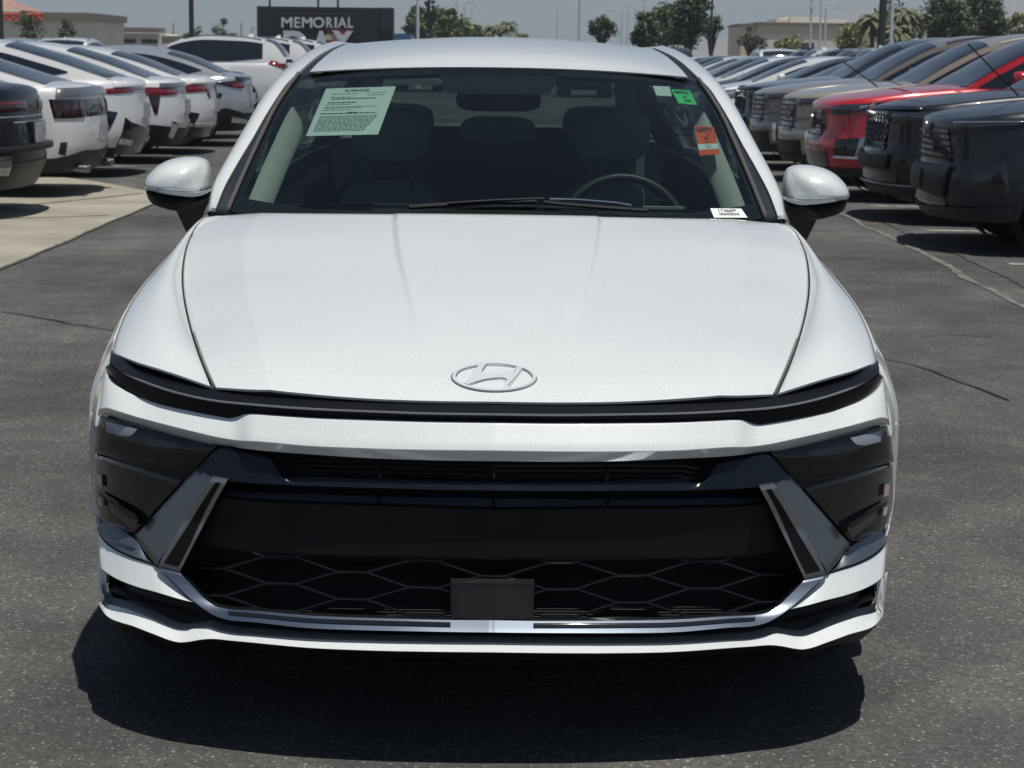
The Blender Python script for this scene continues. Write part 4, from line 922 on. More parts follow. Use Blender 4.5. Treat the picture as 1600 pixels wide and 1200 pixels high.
# --- rears seen on the left
def det_liftback(e):      # white fastback with a thin red lamp and angular bumper slashes
    w = e['wrap']
    for o in w('tail_light', 'R', [(.38,.985),(.70,.985),(1.02,.972),(1.30,.955)], [(.38,.94),(.70,.925),(1.02,.918),(1.30,.950)], 'tail', .012): pass
    w('decklid_lip', 'R', [(0,1.065),(.78,1.06)], [(0,1.0),(.80,.995)], 'white', .030)
    w('lamp_bar', 'R', [(0,.975),(.38,.975)], [(0,.955),(.38,.955)], 'tail', .010, nv=3)
    w('bumper_slash', 'R', [(.78,.72),(.92,.74)], [(.92,.50),(1.02,.56)], 'gloss', .010); w('diffuser', 'R', [(0,.52),(.52,.60),(.66,.66)], [(0,.24),(.52,.24),(.82,.26)], 'gloss', .012)
    w('exhaust_trim', 'R', [(.50,.40),(.74,.43)], [(.50,.34),(.76,.37)], 'bright', .030); w('lower_valance', 'R', [(.8,.33),(1.5,.36)], [(.8,.22),(1.5,.23)], 'satin', .008)
    plate_part(e,'R',.72)
def det_star(e):          # lamp shaped like a downward hook
    w = e['wrap']
    w('tail_light', 'R', [(.35,.93),(.70,.945),(1.00,.95)], [(.35,.86),(.70,.845),(1.02,.86)], 'tail', .012); w('tail_light', 'R', [(.80,.86),(.98,.87)], [(.86,.62),(.90,.62)], 'taildark', .010)
    w('decklid_lip', 'R', [(0,1.00),(.78,1.0)], [(0,.945),(.80,.945)], 'grey', .026)
    w('diffuser', 'R', [(0,.42),(.55,.45),(1.0,.50),(1.25,.40)], [(0,.23),(.55,.23),(1.0,.23),(1.25,.23)], 'satin', .010); w('bumper_blade', 'R', [(.45,.50),(.62,.54)], [(.50,.30),(.66,.34)], 'bright', .022)
    plate_part(e,'R',.70)
def det_red(e):
    w = e['wrap']
    w('tail_light', 'R', [(.40,.94),(.95,.955)], [(.40,.86),(.97,.84)], 'tail', .012); w('tail_light', 'R', [(.30,.90),(.42,.90)], [(.30,.76),(.42,.80)], 'hdark', .016)
    w('decklid_lip', 'R', [(0,1.02),(.80,1.02)], [(0,.965),(.82,.965)], 'white', .03)
    w('bumper_slash', 'R', [(.70,.56),(.96,.60)], [(.80,.42),(.90,.44)], 'gloss', .01); w('diffuser', 'R', [(0,.36),(.6,.40),(1.0,.38)], [(0,.23),(.6,.23),(1.2,.24)], 'gloss', .012); w('bumper_blade', 'R', [(0,.40),(.8,.42)], [(0,.37),(.8,.38)], 'bright', .02)
    plate_part(e,'R',.66)
def det_wedge(e):         # silver sedan with black triangular lamps
    w = e['wrap']
    w('tail_light', 'R', [(.45,.99),(.80,.97),(1.10,.945)], [(.45,.86),(.80,.87),(1.12,.935)], 'taildark', .014); w('tail_light', 'R', [(.55,.93),(.80,.93)], [(.60,.85),(.82,.88)], 'tail', .018)
    w('decklid_lip', 'R', [(0,1.03),(.70,1.03)], [(0,.985),(.70,.985)], 'gloss', .035)
    w('diffuser', 'R', [(0,.48),(.6,.50),(.95,.58),(1.20,.50)], [(0,.23),(.6,.23),(1.0,.23),(1.3,.24)], 'satin', .010); w('bumper_slash', 'R', [(.98,.78),(1.04,.80)], [(1.14,.46),(1.20,.48)], 'gloss', .006); w('bumper_blade', 'R', [(.35,.38),(.85,.44)], [(.35,.33),(.85,.36)], 'bright', .026)
    plate_part(e,'R',.70)
def det_muscle(e):        # boxy dark lamp set in a recessed panel
    w = e['wrap']
    for o in w('tail_light', 'R', [(.50,.925),(1.02,.930)], [(.52,.755),(.98,.750)], 'taildark', .014, n=10): pass
    for k in range(3): w('lamp_segment', 'R', [(.56+.15*k,.900),(.645+.15*k,.902)], [(.565+.15*k,.780),(.65+.15*k,.780)], 'taildark', .022, n=4, nv=4)
    w('decklid_lip', 'R', [(0,1.045),(.92,1.035)], [(0,.965),(.96,.955)], 'grey', .035); w('rear_panel', 'R', [(0,.925),(.48,.925)], [(0,.76),(.48,.76)], 'gloss', .006)
    w('diffuser', 'R', [(0,.42),(.6,.44),(.95,.38),(1.45,.36)], [(0,.24),(.6,.24),(.95,.24),(1.45,.22)], 'trim', .014); w('side_reflector', 'R', [(.86,.53),(.93,.53)], [(.88,.40),(.95,.42)], 'trim', .01)
    plate_part(e,'R',.60)
    for x in (-.62,-.52,.52,.62): MB().tube([(x,e['L']-.15,.27),(x,e['L']-.01,.265)], .04, 12).build('exhaust_tip', 'rim', e['r'])
def det_darkrear(e):
    w = e['wrap']
    w('tail_light', 'R', [(.20,.97),(1.05,.98)], [(.20,.88),(1.05,.87)], 'taildark', .012); w('lamp_bar', 'R', [(.25,.955),(.95,.96)], [(.25,.935),(.95,.94)], 'tail', .018, nv=3)
    slats(e,'R',(.78,.55),(.84,.795),'bright',.006,'chrome_strip',.016)
    w('bumper_step', 'R', [(0,.60),(1.15,.60)], [(0,.555),(1.15,.555)], 'trim', .07, thick=.06); w('diffuser', 'R', [(0,.46),(1.1,.46)], [(0,.24),(1.1,.24)], 'satin', .012); w('reflector_plate', 'R', [(.62,.52),(.80,.52)], [(.62,.36),(.80,.36)], 'clear', .02)
    plate_part(e,'R',.70)
def det_suvrear(e):
    w = e['wrap']
    w('tail_light', 'R', [(.40,1.10),(.80,1.16),(1.10,1.20)], [(.40,1.02),(.80,1.02),(1.18,1.12)], 'tail', .014); w('lamp_bar', 'R', [(0,1.09),(.40,1.09)], [(0,1.04),(.40,1.04)], 'taildark', .012, nv=3)
    w('tailgate_seam', 'R', [(0,.80),(.86,.84)], [(0,.785),(.86,.825)], 'trim', .003, nv=3)
    w('bumper_cladding', 'R', [(0,.52),(1.2,.54)], [(0,.26),(1.3,.26)], 'trim', .014); slats(e,'R',(.7,),(.46,),'bright',.012,'skid_bar',.03)
    plate_part(e,'R',.78)
SED = dict(L=4.80, W=1.84, wy=(.93,3.70), top=[(0,.70),(.35,.78),(1.3,.96),(2.4,.97),(3.6,1.00),(4.3,1.035),(4.8,1.03)], gh=[(1.25,.955),(1.75,1.16),(2.25,1.34),(2.75,1.40),(3.2,1.385),(3.75,1.27),(4.45,1.045)], rf=2.28, rr=3.50,
    win=((1.75,2.62,.03,.03),(2.66,3.62,.03,.03),(3.66,4.05,.03,.10)), doors=((1.45,2.60,1.45,2.62),(2.63,3.55,2.65,3.32)))
def V(base, **k): d = dict(base); d.update(k); return d
swapc = {k: None for k in ()}
K = {}
GL = 'cars parked in the left row with their tails to the lane'; GR = 'cars parked in the right row with their noses to the lane'
RZ = R(-90)
def at_left(r, tail_x, y): r.location = (tail_x-r['_L'], y, 0); r.rotation_euler = (0,0,RZ)
# local (x,y) -> world (y,-x): nose points to -X, the car's left side faces the camera
def L_place(sp, nm, label, tail_x, y, cat_='car'):
    r = build_car(nm, sp, label, cat_, GL); r.location = (tail_x-sp['L'], y, 0); r.rotation_euler = (0,0,RZ); return r
L_place(V(SED, L=4.85, paint='black', det=det_darkrear, top=[(0,.72),(.35,.80),(1.3,1.0),(2.4,1.02),(3.6,1.05),(4.3,1.075),(4.85,1.065)], gh=[(1.25,1.0),(1.75,1.2),(2.25,1.38),(2.8,1.44),(3.3,1.42),(4.0,1.22),(4.5,1.08)]), 'black_sedan', 'black sedan tail at the left edge of the photo, nearest of the left row', -3.93, 16.55)
L_place(V(SED, L=4.80, W=1.91, paint='white', det=det_muscle, tr=.42, tum=.45, top=[(0,.75),(.35,.86),(1.5,.99),(2.6,.97),(3.6,1.01),(4.2,1.045),(4.8,1.035)], gh=[(1.55,.985),(2.05,1.18),(2.55,1.345),(2.95,1.375),(3.3,1.355),(3.8,1.23),(4.45,1.05)], rf=2.6, rr=3.30, win=((1.98,3.0,.03,.03),(3.08,3.6,.03,.10)), doors=((1.75,3.15,1.75,3.10),), wy=(.92,3.65), wr=.345, nr=.7), 'muscle_coupe', 'white fastback coupe with a boxy dark tail lamp and grey decklid lip', -3.92, 19.15)
L_place(V(SED, L=4.90, W=1.86, det=det_liftback, fin=3.05, top=[(0,.70),(.35,.78),(1.3,.96),(2.4,.97),(3.6,1.01),(4.3,1.06),(4.9,1.06)], gh=[(1.25,.955),(1.75,1.16),(2.3,1.37),(2.85,1.45),(3.3,1.44),(3.9,1.30),(4.62,1.08)], rr=3.45, win=((1.75,2.60,.03,.03),(2.66,3.55,.03,.03),(3.57,4.2,.02,.10)), rwb=.03), 'white_fastback', 'white fastback with a slim red tail lamp and angular bumper slash, behind the coupe', -4.02, 22.1)
L_place(V(SED, L=4.90, det=det_star, gh=[(1.25,.955),(1.75,1.16),(2.3,1.36),(2.85,1.43),(3.3,1.41),(3.9,1.26),(4.55,1.04)]), 'white_sedan', 'white parked sedan with a hooked red tail lamp, third white car of the left row', -3.98, 24.75)
L_place(V(SED, L=4.85, det=det_red), 'white_sedan', 'white parked sedan with a short flat red tail lamp, next to the silver sedan', -3.93, 27.0)
L_place(V(SED, L=4.70, paint='silver', det=det_wedge, fin=3.3, gh=[(1.2,.95),(1.7,1.16),(2.25,1.35),(2.75,1.41),(3.2,1.40),(3.75,1.28),(4.35,1.06)]), 'silver_sedan', 'silver sedan with black wedge tail lamps and black decklid lip', -3.72, 29.4)
L_place(V(SED, L=4.80, paint='charcoal', det=det_red), 'dark_sedan', 'dark sedan glimpsed beyond the silver sedan', -4.1, 32.0)
SUV = dict(L=4.60, W=1.88, wy=(.92,3.62), wr=.36, sill=.26, nr=.75, tr=.45, crown=.04, top=[(0,.98),(.3,1.02),(.9,1.09),(1.3,1.13),(2.4,1.14),(3.6,1.16),(4.6,1.15)], gh=[(1.38,1.125),(1.80,1.37),(2.2,1.565),(2.65,1.655),(3.3,1.66),(3.9,1.62),(4.20,1.55),(4.52,1.19)],
    rf=2.24, rr=4.05, rwb=.04, tum=.26, tailin=.16, win=((1.52,2.50,.03,.03),(2.54,3.42,.03,.03),(3.46,4.14,.03,.10)), doors=((1.50,2.50,1.50,2.52),(2.52,3.45,2.54,3.18)), pf=([.2,.34,.5,.60,.66,.88,.96,1.02,1.08],[.12,.03,.0,.01,.045,.05,.035,.06,.13]), clad=((1.35,3.2),), doorlow=.42, fin=3.7)
for k, (x, y, lb) in enumerate(((-4.75,45.0,'white three-row utility vehicle with a red slanted tail lamp, nearest of three'),(-4.45,47.9,'white utility vehicle, middle one of the three at the end of the left row'),(-4.15,51.0,'white utility vehicle, farthest one of the three near the sign'))):
    if k == 0: s0 = L_place(V(SUV, det=det_suvrear, L=4.75, gh=[(1.30,1.125),(1.72,1.38),(2.1,1.58),(2.5,1.68),(3.4,1.70),(4.0,1.66),(4.35,1.58),(4.66,1.22)], rr=4.15, rails='black'), 'white_utility_vehicle', lb, x, y, 'SUV')
    else: tree_copy(s0, (x-4.75,y,0), RZ, lb, GL)
# --- fronts seen on the right
def det_rugged(e):        # dark blue-grey, mesh grille under a ridge, slim eyes
    w = e['wrap']
    w('grille', 'F', [(0,.90),(.46,.90)], [(0,.66),(.56,.66)], 'gloss', .012); slats(e,'F',[.46,.48,.50,.52,.54],[.87,.825,.78,.735,.69],'trim',.010)
    w('headlight', 'F', [(.52,.965),(.80,.975),(1.25,.99)], [(.56,.915),(.80,.925),(1.15,.955)], 'hdark', .012); w('daytime_lamp', 'F', [(.54,.962),(.80,.972),(1.2,.985)], [(.54,.95),(.80,.96),(1.18,.975)], 'clear', .018, nv=3); w('bumper_guard', 'F', [(0,.64),(.58,.64)], [(0,.44),(.52,.40)], 'trim', .035); w('lower_grille', 'F', [(0,.42),(.52,.40)], [(0,.32),(.52,.30)], 'gloss', .012)
    w('skid_plate', 'F', [(0,.31),(1.1,.36)], [(0,.23),(1.1,.25)], 'trim', .03); w('fog_recess', 'F', [(.80,.66),(1.05,.70)], [(.82,.48),(1.08,.46)], 'gloss', .01)
    w('plate_bracket', 'F', [(0,.60),(.16,.60)], [(0,.46),(.16,.46)], 'satin', .055); badge_disc(e,'F',0,.90,'rim',.06,.035)
def det_comb(e):          # black, honeycomb grille
    w = e['wrap']
    w('grille', 'F', [(0,.96),(.50,.96)], [(0,.60),(.44,.62)], 'gloss', .012)
    for j in range(6):
        z0 = .92-.052*j; P = []
        for i in range(12): P.append(e['ring'](.042*i, z0+(.024 if (i+j)%2 else -.024), .016))
        Q = [(-p[0],p[1],p[2]) for p in P[::-1]]+P[1:]; MB().tube(Q, .0065, 5).build('grille_cell_row', 'fang', e['r'])
    w('hood_lip', 'F', [(0,1.0),(.9,1.02)], [(0,.975),(.9,.99)], 'charcoal', .03); w('headlight', 'F', [(.55,.95),(1.10,.98)], [(.58,.88),(1.0,.90)], 'hdark', .012)
    w('bumper_guard', 'F', [(0,.58),(.60,.60)], [(0,.46),(.56,.46)], 'trim', .035); w('lower_grille', 'F', [(0,.44),(.7,.44)], [(0,.30),(.7,.30)], 'gloss', .012); w('skid_plate', 'F', [(0,.30),(1.15,.34)], [(0,.23),(1.15,.25)], 'trim', .03)
    slats(e,'F',(1.25,),(.335,),'rim',.008,'chrome_strip',.034)
def det_oval(e):          # red, rounded hexagonal grille
    w = e['wrap']
    w('grille', 'F', [(0,.90),(.34,.90),(.46,.80)], [(0,.60),(.30,.60),(.46,.72)], 'gloss', .012); slats(e,'F',[.36,.42,.40,.34],[.86,.80,.72,.65],'trim',.007); badge_disc(e,'F',0,.78,'rim',.085,.035)
    w('headlight', 'F', [(.56,.93),(.80,.965),(1.20,.985)], [(.58,.85),(.80,.86),(1.08,.91)], 'hdark', .012); w('indicator', 'F', [(1.08,.965),(1.24,.985)], [(1.06,.95),(1.20,.965)], 'orange', .018, nv=3); w('daytime_lamp', 'F', [(.98,.955),(1.06,.965)], [(.98,.93),(1.06,.945)], 'bright', .018, nv=3)
    w('fog_recess', 'F', [(.70,.62),(1.02,.64)], [(.70,.44),(.98,.44)], 'gloss', .010); w('fog_blade', 'F', [(.70,.455),(1.0,.455)], [(.70,.43),(1.0,.43)], 'bright', .022, nv=3); w('fog_blade', 'F', [(1.0,.64),(1.06,.66)], [(.96,.46),(1.06,.44)], 'clear', .02, nv=3)
    w('lower_grille', 'F', [(0,.50),(.6,.50)], [(0,.33),(.6,.33)], 'gloss', .012); w('skid_plate', 'F', [(0,.31),(1.1,.34)], [(0,.23),(1.1,.25)], 'trim', .03)
def det_slat(e):          # tall grille with thick horizontal bars
    w = e['wrap']
    w('grille', 'F', [(0,.97),(.52,.97)], [(0,.60),(.46,.60)], 'gloss', .012); slats(e,'F',[.52]*6,[.94,.88,.82,.76,.70,.64],'trim',.011,'grille_slat',.010)
    w('headlight', 'F', [(.58,.96),(1.05,.98)], [(.60,.88),(1.0,.91)], 'hdark', .012); w('bumper_blade', 'F', [(.56,.74),(1.0,.78)], [(.56,.71),(1.0,.75)], 'rim', .02, nv=3)
    w('lower_grille', 'F', [(0,.48),(.7,.50)], [(0,.32),(.7,.32)], 'satin', .012); w('daytime_lamp', 'F', [(.78,.60),(.84,.60)], [(.78,.38),(.84,.38)], 'bright', .022, nv=4); w('skid_plate', 'F', [(0,.31),(1.1,.34)], [(0,.23),(1.1,.25)], 'trim', .03)
def det_plain(e):
    w = e['wrap']
    w('grille', 'F', [(0,.84),(.60,.84)], [(0,.66),(.52,.66)], 'gloss', .012); slats(e,'F',[.6,.56],[.80,.72],'rim',.008); w('headlight', 'F', [(.62,.84),(1.15,.90)], [(.62,.77),(1.05,.82)], 'clear', .012)
    w('lower_grille', 'F', [(0,.48),(.7,.48)], [(0,.32),(.7,.32)], 'satin', .012); w('daytime_lamp', 'F', [(.80,.58),(.86,.58)], [(.80,.40),(.86,.40)], 'bright', .02, nv=4); badge_disc(e,'F',0,.78,'rim',.055,.03)
SEDF = V(SED, det=det_plain)
def R_place(sp, nm, label, x, y, cat_='SUV'):
    r = build_car(nm, sp, label, cat_, GR); r.location = (x, y, 0); r.rotation_euler = (0,0,RZ); return r
R_place(V(SUV, paint='charcoal', det=det_rugged, rails='satin'), 'charcoal_utility_vehicle', 'dark blue-grey utility vehicle with a mesh grille, nearest car of the right row', 3.24, 14.75)
R_place(V(SUV, paint='black', det=det_comb, rails='satin'), 'black_utility_vehicle', 'black utility vehicle with a honeycomb grille, beside the red one', 3.30, 17.3)
red = R_place(V(SUV, paint='red', det=det_oval, rails='bright'), 'red_utility_vehicle', 'bright red utility vehicle with amber indicators', 3.20, 19.9)
tan = R_place(V(SUV, paint='tan', det=det_slat, rails='bright'), 'tan_utility_vehicle', 'tan utility vehicle with a barred upright grille, behind the red one', 3.27, 22.5)
R_place(V(SUV, paint='bronze', det=det_slat, rails='satin'), 'taupe_utility_vehicle', 'taupe utility vehicle between the tan and the dark blue one', 3.27, 25.1)
R_place(V(SUV, paint='navy', det=det_comb), 'dark_blue_utility_vehicle', 'dark blue utility vehicle between the taupe vehicle and the white sedan', 3.35, 27.6)
ws_ = R_place(V(SEDF, L=4.7), 'white_sedan', 'white parked sedan with its nose to the lane, first white car of the right row', 3.30, 30.2, 'car')
tree_copy(ws_, (3.35,32.8,0), RZ, 'black parked sedan between two white sedans in the right row', GR, {'white paint': M['black']}, 'black_sedan')
tree_copy(ws_, (3.25,35.4,0), RZ, 'white parked sedan beyond the black one in the right row', GR, None, 'white_sedan')
far = [(38.0,'charcoal'),(40.7,'white'),(43.3,'navy'),(46.0,'silver'),(48.7,'white'),(51.4,'black'),(54.1,'grey'),(56.8,'white')]
paints = {'charcoal':'charcoal','white':'white','navy':'dark blue','silver':'silver','black':'black','grey':'grey','red':'red','tan':'tan'}
ordn = ['tenth','eleventh','twelfth','thirteenth','fourteenth','fifteenth','sixteenth','seventeenth']
for k,(y,c) in enumerate(far):
    tree_copy(ws_ , (3.3,y,0), RZ, f'{paints[c]} sedan far down the right row, {ordn[k]} from the front', GR, {'white paint': M[c]}, f'{c}_sedan')
# second rank of cars further right, only their roofs show
plainS = build_car('white_utility_vehicle', V(SUV, det=det_suvrear, rails='bright'), 'white utility vehicle in the second rank, roof showing over the tan vehicle', 'SUV', 'second rank of parked vehicles at right'); plainS.location = (9.6,36.0,0); plainS.rotation_euler = (0,0,R(90)); plainS.location = (13.2,34.0,0)
G2 = 'second rank of parked vehicles at right'
for k,(y,c) in enumerate([(36.8,'charcoal'),(39.6,'white'),(42.4,'black'),(45.2,'silver'),(48.0,'white'),(50.8,'grey'),(53.6,'charcoal'),(56.4,'white'),(59.2,'navy')]):
    tree_copy(plainS, (13.2,y,0), R(90), f'{paints[c]} utility vehicle in the second rank, {["second","third","fourth","fifth","sixth","seventh","eighth","ninth","tenth"][k]} from the front', G2, {'white paint': M[c]}, f'{c}_utility_vehicle')
G3 = 'vehicles at the far end of the lot'
for k,(x,y,c) in enumerate([(6.0,66,'charcoal'),(9.0,66,'white'),(12.0,66,'navy'),(15.0,66,'white'),(18.0,66,'grey'),(21.0,66,'white'),(-3,72,'white'),(-12.5,60,'white'),(-15.5,60,'silver'),(-18.5,60,'charcoal'),(3,66,'black')]):
    pos = f'{["first","second","third","fourth","fifth","sixth"][k]} from the left of its line' if k < 6 else ['alone behind the sedan roof','left of the white three-row vehicle','seen over the left row','dark one over the left row','black one nearest the lane end'][k-6]
    tree_copy(plainS, (x,y,0), R(180 if k%2 else 0), f'{paints[c]} utility vehicle at the far end, {pos}', G3, {'white paint': M[c]}, f'{c}_utility_vehicle')
# price stickers poles: the thin whip aerials seen against the red vehicle
for (x0,y0_,a,b,lb) in ((4.55,16.4,(1.20,1.02),(1.95,1.62),'thin black whip aerial rising beside the black utility vehicle'),):
    P0 = place(1592,150,15.6); P1 = place(1512,68,15.6); o = MB().tube([(P0[0],15.6,P0[1]),(P1[0],15.6,P1[1])], .007, 6).build('whip_aerial', 'satin'); tag(o, lb, 'aerial')
P0 = place(1372,136,19.0); P1 = place(1318,97,19.0); o = MB().tube([(P0[0],19.0,P0[1]),(P1[0],19.0,P1[1])], .007, 6).build('whip_aerial', 'satin'); tag(o, 'thin black whip aerial in front of the tan utility vehicle', 'aerial')

# ------------------------------------------------------------------ background: buildings, sign, poles, trees, hills
M['stucco'] = mat('tan stucco', (.82,.68,.50), .9, var=(.15,.08)); M['stucco2'] = mat('pale stucco', (.86,.76,.60), .9, var=(.2,.08)); M['stucco3'] = mat('cream parapet', (.90,.85,.73), .9)
M['cornice'] = mat('brown cornice', (.24,.19,.15), .9); M['tile'] = mat('clay roof tile', (.34,.21,.15), .85, var=(3,.35)); M['sred'] = mat('orange sign letters', (.75,.12,.04), .6); M['glassd'] = mat('dark shop glass', (.02,.025,.03), .1, 0, .5)
M['poled'] = mat('dark bronze pole', (.035,.032,.03), .5); M['polew'] = mat('pale galvanised pole', (.62,.64,.66), .5); M['bark'] = mat('bark', (.11,.085,.06), .95, var=(3,.3)); M['board'] = mat('sign panel', (.012,.012,.015), .4, var=(.4,.5)); M['boardframe'] = mat('sign frame', (.02,.022,.026), .5)
M['letter'] = mat('sign letters', (.62,.64,.66), .5); M['sgred'] = mat('sign red', (.32,.03,.02), .5); M['sgcream'] = mat('sign cream', (.50,.44,.34), .5); M['hill'] = mat('dry hill', (.33,.29,.26), 1., var=(.004,.18)); M['bluesign'] = mat('blue canopy', (.05,.13,.28), .6)
def leafm(n, c, v=.5):
    m = mat(n, c, .7); t = m.node_tree; b = t.nodes['Principled BSDF']; g = t.nodes.new('ShaderNodeNewGeometry')
    r = t.nodes.new('ShaderNodeMapRange'); r.inputs['To Min'].default_value = .35; r.inputs['To Max'].default_value = 2.0; t.links.new(g.outputs['Random Per Island'], r.inputs['Value'])
    x = t.nodes.new('ShaderNodeVectorMath'); x.operation = 'SCALE'; x.inputs[0].default_value = c; t.links.new(r.outputs[0], x.inputs['Scale']); t.links.new(x.outputs[0], b.inputs['Base Color']); return m
M['leafd'] = leafm('dark leaves', (.065,.080,.036)); M['leafm'] = leafm('mid leaves', (.105,.125,.05)); M['leafl'] = leafm('light leaves', (.19,.21,.075)); M['leafp'] = leafm('palm fronds', (.10,.11,.055))
def tree(x, y, h, w, crown0, m, label, trunkr=.16, n=1500, leaf=.32, clumps=16, name='tree', lean=0, gap=.0):
    clumps = int(clumps*1.6); leaf *= .8; n = int(n*1.15)
    """tapered trunk, limbs, and leaf-sized faces clustered in clumps"""
    r = root(name, label, 'tree', (x,y,0)); mb = MB(); mb.tube([(0,0,-.05),(lean*.3,0,h*.3),(lean,0,h*.75)], [trunkr,trunkr*.8,trunkr*.35], 7)
    rg = random.Random(int(x*7+y*13)); cs = []
    for k in range(clumps):
        a = rg.uniform(0,6.28); q = rg.uniform(-1,1); rr = math.sqrt(1-q*q)*rg.uniform(.45,1.)
        c = (lean*.6+rr*math.cos(a)*w/2*.8, rr*math.sin(a)*w/2*.8, crown0+(h-crown0)*(.5+.42*q)); cs.append((c, rg.uniform(.11,.24)*w))
        mb.tube([(lean*.5,0,h*rg.uniform(.3,.6)), ((c[0]+lean*.5)/2,c[1]/2,(c[2]+h*.5)/2), c], [trunkr*.45,trunkr*.25,trunkr*.08], 5)
    mb.build('trunk', 'bark', r)
    v, f = [], []
    for k in range(n):
        c, s_ = cs[k % clumps]; g = [rg.gauss(0,1) for _ in range(3)]; l = math.sqrt(sum(t*t for t in g)); q = s_*rg.uniform(.25,1.08)/l; p = Vector((c[0]+g[0]*q, c[1]+g[1]*q, c[2]+g[2]*q*.8))
        a = Vector((rg.gauss(0,1),rg.gauss(0,1),rg.gauss(0,.6))).normalized(); b = a.cross(Vector((rg.gauss(0,1),rg.gauss(0,1),rg.gauss(0,1)))).normalized(); L_ = leaf*rg.uniform(.5,1.3)
        o = len(v); v += [p-a*L_*.5, p+b*L_*.28, p+a*L_*.5, p-b*L_*.28]; f.append((o,o+1,o+2,o+3))
    mk('crown', v, f, m, r, smooth=False); return r
def palm(x, y, h, label, fr=22, L=2.4, m='leafp', tr=.2):
    r = root('palm_tree', label, 'palm', (x,y,0)); rg = random.Random(int(x*5+y)); MB().tube([(0,0,-.05),(.05,0,h*.5),(0,0,h)], [tr*1.2,tr,tr*.9], 8).build('trunk', 'bark', r)
    for k in range(int(fr*1.7)):
        a = rg.uniform(0,6.28); e = rg.uniform(-.5,1.25); v, f = [], []; prev = None
        for s_ in range(8):
            t = s_/7; rad = L*t*math.cos(e*.8)*(.95); zz = h+L*(math.sin(e)*t-.75*t*t); p = Vector((rad*math.cos(a), rad*math.sin(a), zz)); wd = .17*math.sin(math.pi*min(1,t*.9+.08)); sd = Vector((-math.sin(a),math.cos(a),0))
            o = len(v); v += [p+sd*wd*1.1-Vector((0,0,wd*.6)), p, p-sd*wd*1.1-Vector((0,0,wd*.6))]
            if s_ and (s_%2 or True): f += [(o-3,o-2,o+1,o),(o-2,o-1,o+2,o+1)]
        mk('frond', v, f, m, r, smooth=False)
    return r
def X(px, py, d): return place(px, py, d)
def box_part(nm, m, par, x0, x1, y0, y1, z0, z1): return MB().box(((x0+x1)/2,(y0+y1)/2,(z0+z1)/2),(abs(x1-x0),abs(y1-y0),abs(z1-z0))).build(nm, m, par, smooth=False)
# hills
def hill(pts, d, depth, label):
    P = cat([(*X(px,py,d),) for px,py in pts], 70); rg = random.Random(3); v, f = [], []; n = len(P); rows = 9
    for j in range(rows):
        t = j/(rows-1)
        for i,(x,z) in enumerate(P):
            zz = z*math.cos(t*math.pi/2-.0)*(1+.10*math.sin(i*.9+j*1.7)*t)*(1 if t>0 else 1); v.append((x*(1-.0*t), d-depth*math.sin(t*math.pi/2), max(-2,zz if j<rows-1 else -2)))
    mk_ = mk('hills', v, gridf(rows, n), 'hill', None, ang=80); tag(mk_, label, kind='structure')
hill([(1050,84),(1110,62),(1150,58),(1250,40),(1330,18),(1400,20),(1460,40),(1500,26),(1560,8),(1620,-12),(1700,-30)], 2600, 500, 'dry brown hills on the right horizon')
hill([(-60,74),(100,72),(240,70),(380,70),(560,74),(760,80),(930,83),(1080,84)], 3000, 300, 'low hazy hills along the horizon')
# left shop building
d = 150.; b = root('shop_building', 'tan stucco shop building with orange sign letters and a clay tile roof', 'building', (0,0,0))
xa, xb_ = X(-60,60,d)[0], X(139,60,d)[0]; zt = X(60,30,d)[1]; zc = X(60,19,d)[1]
box_part('wall','stucco2',b, xa,xb_, d,d+14, 0,zt); box_part('cornice','cornice',b, xa-.2,xb_+.25, d-.3,d+14.3, zt,zc); 
for (pa,pb,ya,yb) in ((0,30,22,31),(42,68,22,31)):
    x0, z0 = X(pa,yb,d-.4); x1, z1 = X(pb,ya,d-.4); n = 5
    for k in range(n):
        xx = x0+(x1-x0)*(k+.5)/n; w_ = (x1-x0)/n*.8; pts = [(-.5,0),(-.5,1),(.5,1),(.5,.5),(-.5,.5)] if k%2 else [(.5,1),(-.5,1),(-.5,0),(.5,0)]
        MB().tube([(xx+p[0]*w_, d-.45, z0+(z1-z0)*p[1]) for p in pts], .10, 5).build('sign_letter','sred',b)
x0, z0 = X(0,17,d+4); x1, z1 = X(42,17,d+4); zz = X(0,-4,d+4)[1]
mk('roof', [(xa,d+2,z0),(x1,d+2,z1),(x0,d+6,zz),(xa,d+6,zz),(x1,d+10,z1),(xa,d+10,z0)], [(0,1,2,3),(1,4,2),(3,2,4,5)], 'tile', b, smooth=False)
mk('gable', [(xa,d+2,zc),(x1,d+2,zc),(x1,d+2,z1),(xa,d+2,z0)], [(0,1,2,3)], 'stucco3', b, smooth=False)
# low wing with tile roof and arcades
b2 = root('low_building', 'long low pale building with a small tiled roof behind the parked cars', 'building', (0,0,0)); d = 175.
xs = [X(p,60,d)[0] for p in (139,175,250,372)]; zs = lambda py: X(200,py,d)[1]
box_part('wall','stucco3',b2, xs[0],xs[2], d,d+10, 0,zs(52)); box_part('wall','stucco2',b2, xs[2],xs[3], d+2,d+10, 0,zs(58))
v = [(xs[0],d-1,zs(47)),(xs[1],d-1,zs(47)),(xs[1],d+3,zs(33)),(xs[0],d+3,zs(32))]; mk('roof', v+[(p[0],p[1]+.5,p[2]-.35) for p in v], [(0,1,2,3),(7,6,5,4),(0,4,5,1),(1,5,6,2)], 'tile', b2, smooth=False)
box_part('fascia','cornice',b2, xs[1],xs[2], d-1.2,d+3, zs(50),zs(43)); box_part('fascia','cornice',b2, xs[2],xs[3], d+.8,d+3, zs(59),zs(55))
